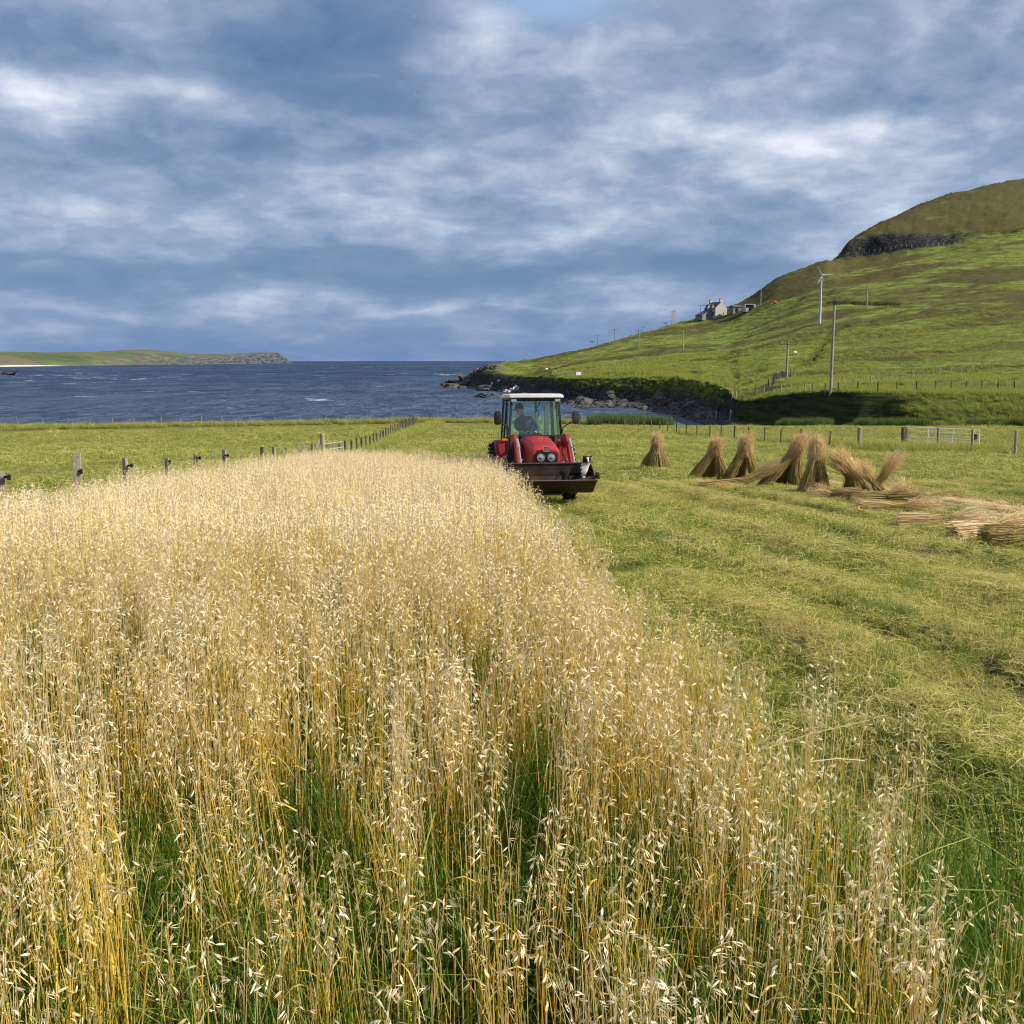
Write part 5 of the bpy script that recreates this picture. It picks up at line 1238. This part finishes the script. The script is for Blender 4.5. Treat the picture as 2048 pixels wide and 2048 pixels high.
    fence('post_and_wire_fence', 'fence at the right border carrying the parked gate, beginning with a square brown post', P_, [post_mesh(.15, 1.30, M_wood, True)], (.3, .6, .9), big={0: post_mesh(.30, 1.25, M_wood_d)})
    a = place(1814, 893); b_ = place(1962, 902)
    G = empty('field_gate', (a.x, a.y + .35, a.z), 0, 'long galvanised gate with mesh lower half, parked open against the right-hand fence', 'gate')
    dx, dy, dz = b_.x - a.x, b_.y - a.y, b_.z - a.z
    W = lambda s, h: (dx * s, dy * s, dz * s + h)
    q = MB()
    for h in (.08, .62, .98, 1.22): q.tube([W(0, h), W(1, h)], .036 if h > 1 else .022, 8)
    for s in (0, 1): q.tube([W(s, .06), W(s, 1.23)], .028, 8)
    for s in (.325, .66): q.tube([W(s, .08), W(s, 1.22)], .020, 8)
    q.build('frame', M_galv, G)
    q = MB()
    for k in range(1, 50): q.tube([W(k / 50, .08), W(k / 50, .62)], .004, 4)
    for h in (.2, .32, .44, .54): q.tube([W(0, h), W(1, h)], .004, 4)
    q.build('mesh_panel', M_galv, G)
    q = MB(); q.box(W(.955, .80), (.18, .05, .34)); q.build('latch', M_darkmetal, G)
    # hillside fences
    pE = [post_mesh(.14, 1.3, M_wood), post_mesh(.13, 1.2, M_wood)]
    pL = [post_mesh(.26, 1.5, M_whitep if False else M_pole)]
    def hill(pts, step, lab, post=pE, wr=.012): fence('post_and_wire_fence', lab, pxline(pts, step), post, (.5, 1.0), wr=wr)
    hill([(1122, 752), (1210, 750), (1290, 749), (1372, 747)], 2.6, 'pale posts along the top of the sea cliff')
    hill([(1160, 745), (1235, 733), (1283, 722), (1310, 714), (1356, 702)], 4.5, 'sparse pale posts climbing the slope above the cliff-top fence')
    hill([(1478, 803), (1500, 795), (1530, 784), (1542, 774), (1573, 757), (1592, 749)], 2.6, 'dark posts climbing the dry grassy path by the crossarm pole', [post_mesh(.16, 1.5, M_wood_d)])
    hill([(1512, 795), (1580, 790), (1638, 787)], 2.4, 'short pale posts on top of the bank left of the tall pole')
    hill([(1676, 786), (1770, 784), (1870, 782), (1960, 781), (2060, 780)], 2.4, 'dark posts along the top of the long bank at right', [post_mesh(.13, 1.2, M_wood_d)])
    hill([(1660, 781), (1740, 769), (1800, 762), (1880, 747), (1960, 734), (2060, 716)], 4.2, 'thin posts rising to the right above the bank fence')
    hill([(1770, 625), (1860, 613), (1950, 604)], 5.5, 'faint posts halfway up the hill')
    hill([(1668, 519), (1740, 507), (1850, 493), (1950, 482), (2060, 468)], 3.0, 'close row of pale posts below the crag along the hill road', pL, .02)
    hill([(1398, 635), (1440, 630), (1480, 622), (1512, 617)], 6.5, 'posts in front of the stone house', [post_mesh(.35, 1.7, M_pole)])
    # leaning stakes at the mouth of the ditch
    for (u, v, h, tx, lab) in ((1424, 838, 1.2, -.25, 'bleached stake leaning left at the ditch mouth'), (1431, 839, 1.5, .12, 'bleached stake leaning right at the ditch mouth'), (1459, 841, 1.6, .1, 'thick bleached stake with a forked top where the path fence meets the field'), (1464, 800, 1.7, 0, 'tall paired stake at the corner of the path fence, left one'), (1471, 800, 1.7, 0, 'tall paired stake at the corner of the path fence, right one')):
        q = MB(); q.tube([(0, 0, -.3), (.02, 0, h * .6), (-.02, .02, h)], [.11, .10, .07], 8)
        if h == 1.6: q.tube([(0, 0, h * .6), (.25, 0, h * .85)], [.06, .04], 6)
        o = q.build('stake', M_wood); o.location = place(u, v); o.rotation_euler = (0, tx, 0); tag(o, lab, 'stake')
gen_fences()

# ------------------------------------------------------------------ poles, turbine, buildings on the hill
def pole(u, vb, vt, label, arm=1.9, kind='arm', r=.13, ymin=1.0, at_y=None):
    if at_y:
        t = ray(u, vb)[0]; b = Vector((t * at_y, at_y, 0)); b.z = H(b.x, b.y)
    else: b = place(u, vb)
    h = zv(vt, b.y) - b.z
    o = empty('utility_pole', b, rng.uniform(-.05, .05), label, 'utility pole', 'wooden utility poles on the hillside')
    q = MB(); q.tube([(0, 0, -1), (0, 0, h * .5), (0, 0, h)], [r * 1.15, r, r * .8], 10); q.build('shaft', M_pole, o)
    if kind == 'arm':
        q = MB(); q.box((0, -.12, h - .45), (arm, .12, .14)); q.build('crossarm', M_wood_d, o)
        for s in (-.46, 0, .46):
            q = MB(); q.tube([(arm * s, -.12, h - .38), (arm * s, -.12, h - .05)], [.05, .09], 6); ball(q, (arm * s, -.12, h + .02), .10, 8); q.build('insulator', M_darkmetal, o)
    elif kind == 'cap':
        q = MB(); q.box((0, 0, h - .15), (.45, .34, .40)); q.tube([(0, 0, h), (0, 0, h + .3)], .05, 6); q.build('cap', M_darkmetal, o)
    return o
def gen_hill_things():
    pole(1661, 789, 603, 'tallest bare pole standing on the bank, with a small dark cap', kind='cap', r=.17)
    pole(1573, 757, 684, 'pole with a wide dark crossarm by the climbing path fence', 3.4, r=.20)
    pole(1733, 616, 570, 'plain pole standing alone high on the slope right of the turbine', .6, 'none', .25)
    pole(1521, 611, 578, 'pole on the slope between the stone house and the turbine', 1.2, 'arm', .25)
    pole(1366, 700, 657, 'leaning pole halfway up the slope below the house', 1.6, 'arm', .22)
    pole(1277, 699, 660, 'pole with forked crossarm standing in the slope, near the skyline pole', 2.6, 'arm', .22)
    pole(1286, 668, 653, 'small pole just behind the skyline, right of the forked one', 2.0, 'arm', .22, at_y=585)
    pole(1229, 688, 658, 'skyline pole, second from the seaward end', 2.6, 'arm', .2, at_y=545)
    pole(1195, 696, 670, 'skyline pole nearest the sea', 2.4, 'arm', .2, at_y=535)
    pole(1344, 653, 622, 'left one of the skyline pair below the house', 1.6, 'arm', .25, at_y=596)
    pole(1348, 652, 620, 'right one of the skyline pair below the house', 1.6, 'arm', .25, at_y=606)
    pole(1401, 632, 610, 'left one of the pair beside the house gable end', 2.4, 'arm', .2, at_y=600)
    pole(1410, 632, 610, 'right one of the pair beside the house gable end', 2.4, 'arm', .2, at_y=608)
    # wind turbine
    b = place(1639, 647); y = b.y; h = zv(551, y) - b.z
    Tt = empty('wind_turbine', b, 0, 'small pale three-bladed wind turbine on the green slope', 'wind turbine')
    q = MB(); q.tube([(0, 0, -1), (0, 0, h * .5), (0, 0, h)], [.55, .42, .28], 14); q.build('tower', M_turb, Tt, 0, True)
    q = MB(); q.tube([(0, -.6, h + .1), (0, 1.3, h + .1)], [.28, .22], 10); q.build('nacelle', M_turb, Tt, 0, True)
    q = MB(); ball(q, (0, -.75, h + .1), (.30, .4, .30), 12); q.build('hub', M_turb, Tt, 0, True)
    s = y / 2048
    for (dx, dz) in ((-9.5, 17), (22, 1.5), (-9, -17)):
        tip = Vector((dx * s, -.85, h + .1 + dz * s)); r0 = Vector((0, -.85, h + .1)); d = (tip - r0); n_ = Vector((-d.z, 0, d.x)).normalized(); q = MB()
        q.loft([[r0 + d * f + n_ * (w_ * a) + Vector((0, t_ * b_, 0)) for a, b_ in ((-.3, -1), (.7, -.4), (.7, .4), (-.3, 1))] for f, w_, t_ in ((.02, .26, .12), (.15, .48, .10), (.5, .36, .07), (.85, .25, .05), (1.0, .10, .03))])
        q.build('blade', M_turb, Tt)
    # stone house
    b = place(1442, 634); yaw = R(24)
    Hs = empty('stone_house', (b.x, b.y, b.z - .5), yaw, 'grey stone house with two gable chimneys and dormers on the hillside', 'house')
    q = MB(); W_, L_, e, ap = 7.4, 10.5, 4.9, 8.1
    q.prism([(-W_ / 2, -1.5), (-W_ / 2, e), (0, ap), (W_ / 2, e), (W_ / 2, -1.5)], 0, L_, 'Y'); q.build('walls', M_stone, Hs)
    q = MB()
    for sx in (-1, 1): q.prism([(0, ap + .02), (0, ap + .22), (sx * (W_ / 2 + .35), e + .0), (sx * (W_ / 2 + .35), e - .2)], .25, L_ - .25, 'Y')
    rf = q.build('roof', M_slate, Hs)
    for yy in (.55, L_ - .55):
        q = MB(); q.box((0, yy, ap + .75), (1.5, .9, 1.7)); q.box((0, yy, ap + 1.65), (1.7, 1.1, .18)); ch = q.build('chimney', M_stone, Hs)
        q = MB(); q.tube([(-.4, yy, ap + 1.7), (-.4, yy, ap + 2.2)], .16, 8); q.tube([(.4, yy, ap + 1.7), (.4, yy, ap + 2.2)], .16, 8); q.build('chimney_pot', M_stone_d, ch)
    for yy in (2.9, 7.2):
        q = MB(); q.box((-W_ / 2 + .35, yy, e + .75), (1.7, 1.7, 1.7)); dm = q.build('dormer', M_stone, Hs)
        q = MB(); q.prism([(yy - 1.1, e + 1.55), (yy, e + 2.35), (yy + 1.1, e + 1.55)], -W_ / 2 - .65, -W_ / 2 + 2.2, 'X'); q.build('dormer_roof', M_slate, dm)
        q = MB(); q.box((-W_ / 2 - .52, yy, e + .8), (.06, 1.1, 1.2)); q.build('dormer_window', M_glassdark, dm)
    for yy in (2.4, 5.2, 8.0):
        q = MB(); q.box((-W_ / 2 - .02, yy, 2.2), (.08, 1.1, 1.6)); q.build('window', M_glassdark, Hs)
    q = MB(); q.box((1.6, -.02, 2.0), (.7, .08, 1.0)); q.build('window', M_glassdark, Hs)
    # lean-to on its seaward side
    q = MB(); q.prism([(-W_ / 2 - 6.2, -1.5), (-W_ / 2 - 6.2, 1.2), (-W_ / 2, 3.9), (-W_ / 2, -1.5)], 3.0, L_ - 1, 'Y'); o = q.build('side_wing', M_stone_d, Hs)
    q = MB(); q.prism([(-W_ / 2 - 6.5, 1.15), (-W_ / 2 - 6.5, 1.35), (-W_ / 2 - .02, 4.15), (-W_ / 2 - .02, 3.95)], 2.8, L_ - .8, 'Y'); q.build('wing_roof', M_slate, Hs)
    q = MB(); q.box((-W_ / 2 - 3, 2.97, .9), (.9, .08, 1.1)); q.build('window', M_glassdark, Hs)
    # outbuildings
    b = place(1477, 624); S = empty('stone_shed', (b.x, b.y, b.z - .4), R(12), 'low dark stone shed with a slate roof right of the house', 'shed')
    q = MB(); q.box((0, 2.5, 1.0), (6, 5, 3.6)); q.build('walls', M_stone_d, S); q = MB(); q.prism([(-.3, 2.8), (2.5, 4.0), (5.3, 2.8), (5.3, 2.65), (-.3, 2.65)], -3.2, 3.2, 'X'); q.build('roof', M_slate, S); q = MB(); q.box((-1, -.03, 1.1), (1.6, .08, 2.0)); q.build('door', M_black, S)
    b = place(1500, 620); S = empty('open_shed', (b.x, b.y, b.z - .3), R(8), 'pale flat-roofed shed with a wide dark opening right of the low dark shed', 'shed')
    q = MB(); q.box((-2.6, 2, 1.2), (.5, 4, 3.6)); q.box((2.6, 2, 1.2), (.9, 4, 3.6)); q.box((0, 2, 3.15), (6.1, 4.2, .35)); q.box((0, 3.9, 1.2), (5, .3, 3.4)); q.box((-1.6, .0, .4), (1.6, .3, 2.0)); q.build('walls', M_stone, S)
    q = MB(); q.box((.4, .25, 1.8), (3.4, .1, 2.3)); q.build('opening', M_black, S)  # black panel stands in for the shade inside the shed
    # little red car on the hill track
    b = place(1550, 607); S = empty('parked_car', (b.x, b.y, b.z + .1), R(100), 'small orange-red car parked on the hill track right of the sheds', 'car'); S.scale = (.7, .7, .7)
    q = MB(); q.prism([(-2, .3), (-2, .9), (-1.3, 1.0), (-.8, 1.5), (.9, 1.5), (1.5, 1.0), (2, .85), (2, .3)], -.85, .85, 'Y'); q.build('body', mat('orange_red_paint', (.70, .09, .03), .35), S, .06)
    q = MB(); q.prism([(-1.15, 1.02), (-.78, 1.42), (.86, 1.42), (1.3, 1.02)], -.87, .87, 'Y'); q.build('windows', M_glassdark, S)
    for sx in (-1.25, 1.25):
        for sy in (-.8, .8): q = MB(); q.lathe([(0, -.1), (.3, -.1), (.33, -.06), (.33, .06), (.3, .1), (0, .1)], (sx, sy, .33), 'Y', 16); q.build('wheel', M_tyre, S)
    # white board at the cliff top
    b = place(1157, 756); S = empty('notice_board', b, R(10), 'small weathered white board on two posts at the cliff top', 'board')
    q = MB(); q.box((0, 0, 1.15), (1.35, .06, .85)); q.build('panel', M_whitep, S, .01); q = MB(); q.box((-.85, .1, .9), (.12, .12, 2.2)); q.box((.85, .1, .9), (.12, .12, 2.2)); q.build('posts', M_wood, S)
    # low timber frame at the foot of the tall pole
    b = place(1650, 790); S = empty('timber_rail', b, 0, 'short dark timber rail beside the foot of the tallest pole', 'rail')
    q = MB(); q.box((0, 0, .5), (.14, .14, 1.6)); q.bar((0, 0, .5), (1.0, 0, .1), .1, .1); q.bar((0, 0, .2), (1.0, 0, -.1), .1, .1); q.build('rail', M_wood_d, S)
    # two far sheep
    for u, v, lab, sc in ((1092, 742, 'white sheep grazing above the rocky cliff', 1.25), (1588, 711, 'white sheep on the slope near the crossarm pole', 1.25)):
        b = place(u, v); S = empty('sheep', b, rng.uniform(0, 3), lab, 'sheep', 'sheep grazing on the hill'); S.scale = (sc,) * 3
        J = {'r': ((-.38, 0, .62), .24), 'm': ((0, 0, .64), .27), 'f': ((.36, 0, .64), .22), 'n': ((.56, 0, .58), .11), 'h': ((.72, 0, .42), .085), 'z': ((.84, 0, .34), .05)}
        E = [('r', 'm'), ('m', 'f'), ('f', 'n'), ('n', 'h'), ('h', 'z')]
        for k, (x, yv) in enumerate(((-.36, .12), (-.36, -.12), (.32, .12), (.32, -.12))):
            J[f'a{k}'] = ((x, yv, .38), .075); J[f'b{k}'] = ((x + (.03 if x < 0 else 0), yv, .18), .04); J[f'c{k}'] = ((x, yv, .0), .035); E += [('r' if x < 0 else 'f', f'a{k}'), (f'a{k}', f'b{k}'), (f'b{k}', f'c{k}')]
        skin_mesh('body', J, E, [M_wool, M_furb], S, lambda c: 1 if (c.x > .66 or c.z < .22) else 0, 1)
    # two birds over the slope
    for u, v, lab in ((1184, 685, 'small dark bird flying low near the seaward skyline pole'), (1331, 647, 'small dark bird flying near the skyline pole pair')):
        t, s = ray(u, v); y = 170; q = MB(); q.tube([(-.22, 0, 0), (-.08, 0, .02), (.12, 0, .02), (.22, 0, .0)], [.01, .05, .045, .01], 6)
        o = q.build('body', M_darkmetal); S = empty('bird', (t * y, y, s * y), R(35), lab, 'bird', 'birds in the air'); o.parent = S
        for sg in (-1, 1):
            q = MB(); q.add([(-.08, 0, .02), (.10, 0, .02), (.04, sg * .30, .16), (-.10, sg * .62, .10), (-.06, sg * .30, .15), (-.08, 0, .05), (.10, 0, .05), (.04, sg * .30, .18), (-.10, sg * .62, .12), (-.06, sg * .30, .17)], [(0, 1, 2, 3, 4), (9, 8, 7, 6, 5), (0, 5, 6, 1), (1, 6, 7, 2), (2, 7, 8, 3), (3, 8, 9, 4), (4, 9, 5, 0)]); q.build('wing', M_darkmetal, S)
gen_hill_things()

# ------------------------------------------------------------------ shore rocks
def rock_data(seed, m, jag=.35):
    bm = bmesh.new(); bmesh.ops.create_icosphere(bm, subdivisions=3, radius=1.0)
    for v in bm.verts:
        c = v.co; n = float(fbm(c.x * 1.5 + seed * 7, c.y * 1.5 + c.z * 2.1, seed, 4, .6)); n2 = float(vnoise(c.x * 1.1 + c.z * 3, c.y * 2.3 - c.z, seed + 5))
        v.co = c * (1 + jag * n * 1.3 + .2 * round(n2 * 3) / 3)
    me = bpy.data.meshes.new('rock'); bm.to_mesh(me); bm.free(); me.materials.append(m); return me
def gen_rocks():
    dk = [rock_data(i, M_rock) for i in range(6)]; pl = [rock_data(20 + i, M_rock2, .5) for i in range(4)]
    L = {'tip': ('dark rock at the very tip of the low headland', 'rocks at the tip of the headland'), 'pale': ('pale jagged slab in the cliff above the inlet', 'pale slabs in the sea cliff'),
         'spur': ('low wet rock on the spur reaching into the water behind the cab roof', 'rocks of the low spur'), 'beach': ('grey boulder at the foot of the cliff', 'boulders under the cliff'), 'far': ('low rock in the surf at the left border', 'surf rocks at left')}
    def put(kind, u, y, sx, sy, sz, up=0, me=None, rz=None):
        t = (u - 1024) / 2048 * .992; x = t * y; z = max(H(x, y), SEA) + up
        o = bpy.data.objects.new('rock', me or dk[int(rng.integers(0, 6))]); COL.objects.link(o); o.location = (x, y, z); o.scale = (sx, sy, sz); o.rotation_euler = (rng.normal(0, .2), rng.normal(0, .2), rng.uniform(0, 6.28) if rz is None else rz)
        tag(o, L[kind][0], 'rock', L[kind][1])
    for i in range(26):
        q = i / 25; u = 885 + 105 * q + rng.normal(0, 3); put('tip', u, 455 - 35 * q * 1.0 + rng.uniform(-8, 16) * (1 - .3 * q), rng.uniform(1.8, 4.2), rng.uniform(2, 4), rng.uniform(.8, 1.4) + .7 * q, -.5, pl[i % 4] if i % 9 == 0 else None)
    for (u, y, s, up) in ((897, 418, 1.6, 0), (905, 415, 2.2, 0), (925, 402, 1.6, -.2), (968, 372, 2.2, .2), (972, 370, 2.4, .3)): put('tip', u, y, s * 1.6, s, s * .7, up)
    for (u, y, up, s) in ((1010, 347, 0, 1.1), (1017, 346, 0, 1.2), (1022, 347, 0, 1.4), (1028, 347, 0, 1.5), (1035, 347, 0, 1.3), (1013, 350, 0, 1.0), (1031, 350, 0, 1.1), (985, 372, 0, .8), (998, 368, 0, .7)): put('pale', u, y, s * .8, s * .8, s * .95, -.4, pl[int(rng.integers(0, 4))])
    for i in range(22):
        q = rng.uniform(0, 1); u = 937 + 170 * q; put('spur', u, 306 + rng.uniform(-6, 8) - 20 * q, rng.uniform(1.4, 3.2), rng.uniform(1.2, 2.5), rng.uniform(.45, .9) + .6 * q, -.1)
    for i in range(60):
        u = rng.uniform(1070, 1430); t = (u - 1024) / 2048; Yc = prof(np.array([t * 300]), np.array([300.]))[0][:, 0]; q = rng.uniform(.35, 1.15); y = Yc[3] + (Yc[4] - Yc[3]) * q
        s = rng.uniform(.5, 1.5) * (.7 + .6 * q); put('beach', u, y, s * 1.2, s, s * .7, 0, None)
    for i in range(7): put('far', rng.uniform(-30, 40), 800 + rng.uniform(-25, 25), rng.uniform(5, 10), 5, rng.uniform(1.2, 2.2), 0)
    # rubble and weed on the beach, too many stones to count
    src = [bpy.data.objects.new('stone_shape', m) for m in dk[:3]]
    u = rng.uniform(1090, 1420, 2600); t = (u - 1024) / 2048; Yc = prof(t * 300, t * 0 + 300.)[0]; q = rng.uniform(0, 1.05, u.size); y = Yc[3] + (Yc[4] - Yc[3]) * q; x = t * y; z = hgt(x, y); k = z > SEA - .3
    s = rng.uniform(.15, .55, u.size); sc = np.stack([s * 1.2, s, s * .6], 1)
    scatter('beach_rubble', src, np.stack([x, y, z], 1)[k], rng.uniform(0, 6.28, int(k.sum())), sc[k], None, 'dark stones and weed covering the beach of the inlet', cat='rubble')
gen_rocks()

# ------------------------------------------------------------------ single foreground plants
def gen_foreground():
    b = place(1990, 1800); S = empty('dead_weed', b, 0, 'dead blackish weed stalks in the grass near the lower right corner', 'weed')
    for k in range(4):
        q = MB(); a = rng.uniform(-.25, .25); h = rng.uniform(.30, .48); p = [(k * .025, 0, -.02), (k * .025 + a * .1, .01, h * .5), (k * .025 + a * .35, .0, h)]
        q.tube(p, [.004, .003, .0015], 6)
        for j in range(4):
            z = h * (.4 + .15 * j); q.tube([(p[1][0], .0, z), (p[1][0] + rng.uniform(-.06, .06), rng.uniform(-.03, .03), z + .07)], [.002, .001], 5)
        q.build('stalk', M_cap, S)
    # straws bent across the edge of the crop
    for (u1, v1, u2, v2, y, lab) in ((1740, 1440, 1520, 1500, 3.0, 'pale broken straw lying slantwise across the thin edge of the oats'), (1620, 1523, 1730, 1521, 2.9, 'short straw lying level just below the slanting one')):
        a = ray(u1, v1); c = ray(u2, v2); st = [(np.array([[a[0] * y, y, a[1] * y], [(a[0] + c[0]) / 2 * y, y, (a[1] + c[1]) / 2 * y + .008], [c[0] * y, y, c[1] * y]]), np.array([[0, .0008, .0013]] * 3), .7, 0)]
        o = strip_mesh('broken_straw', st, [M_oat], link=True); tag(o, lab, 'straw')
gen_foreground()
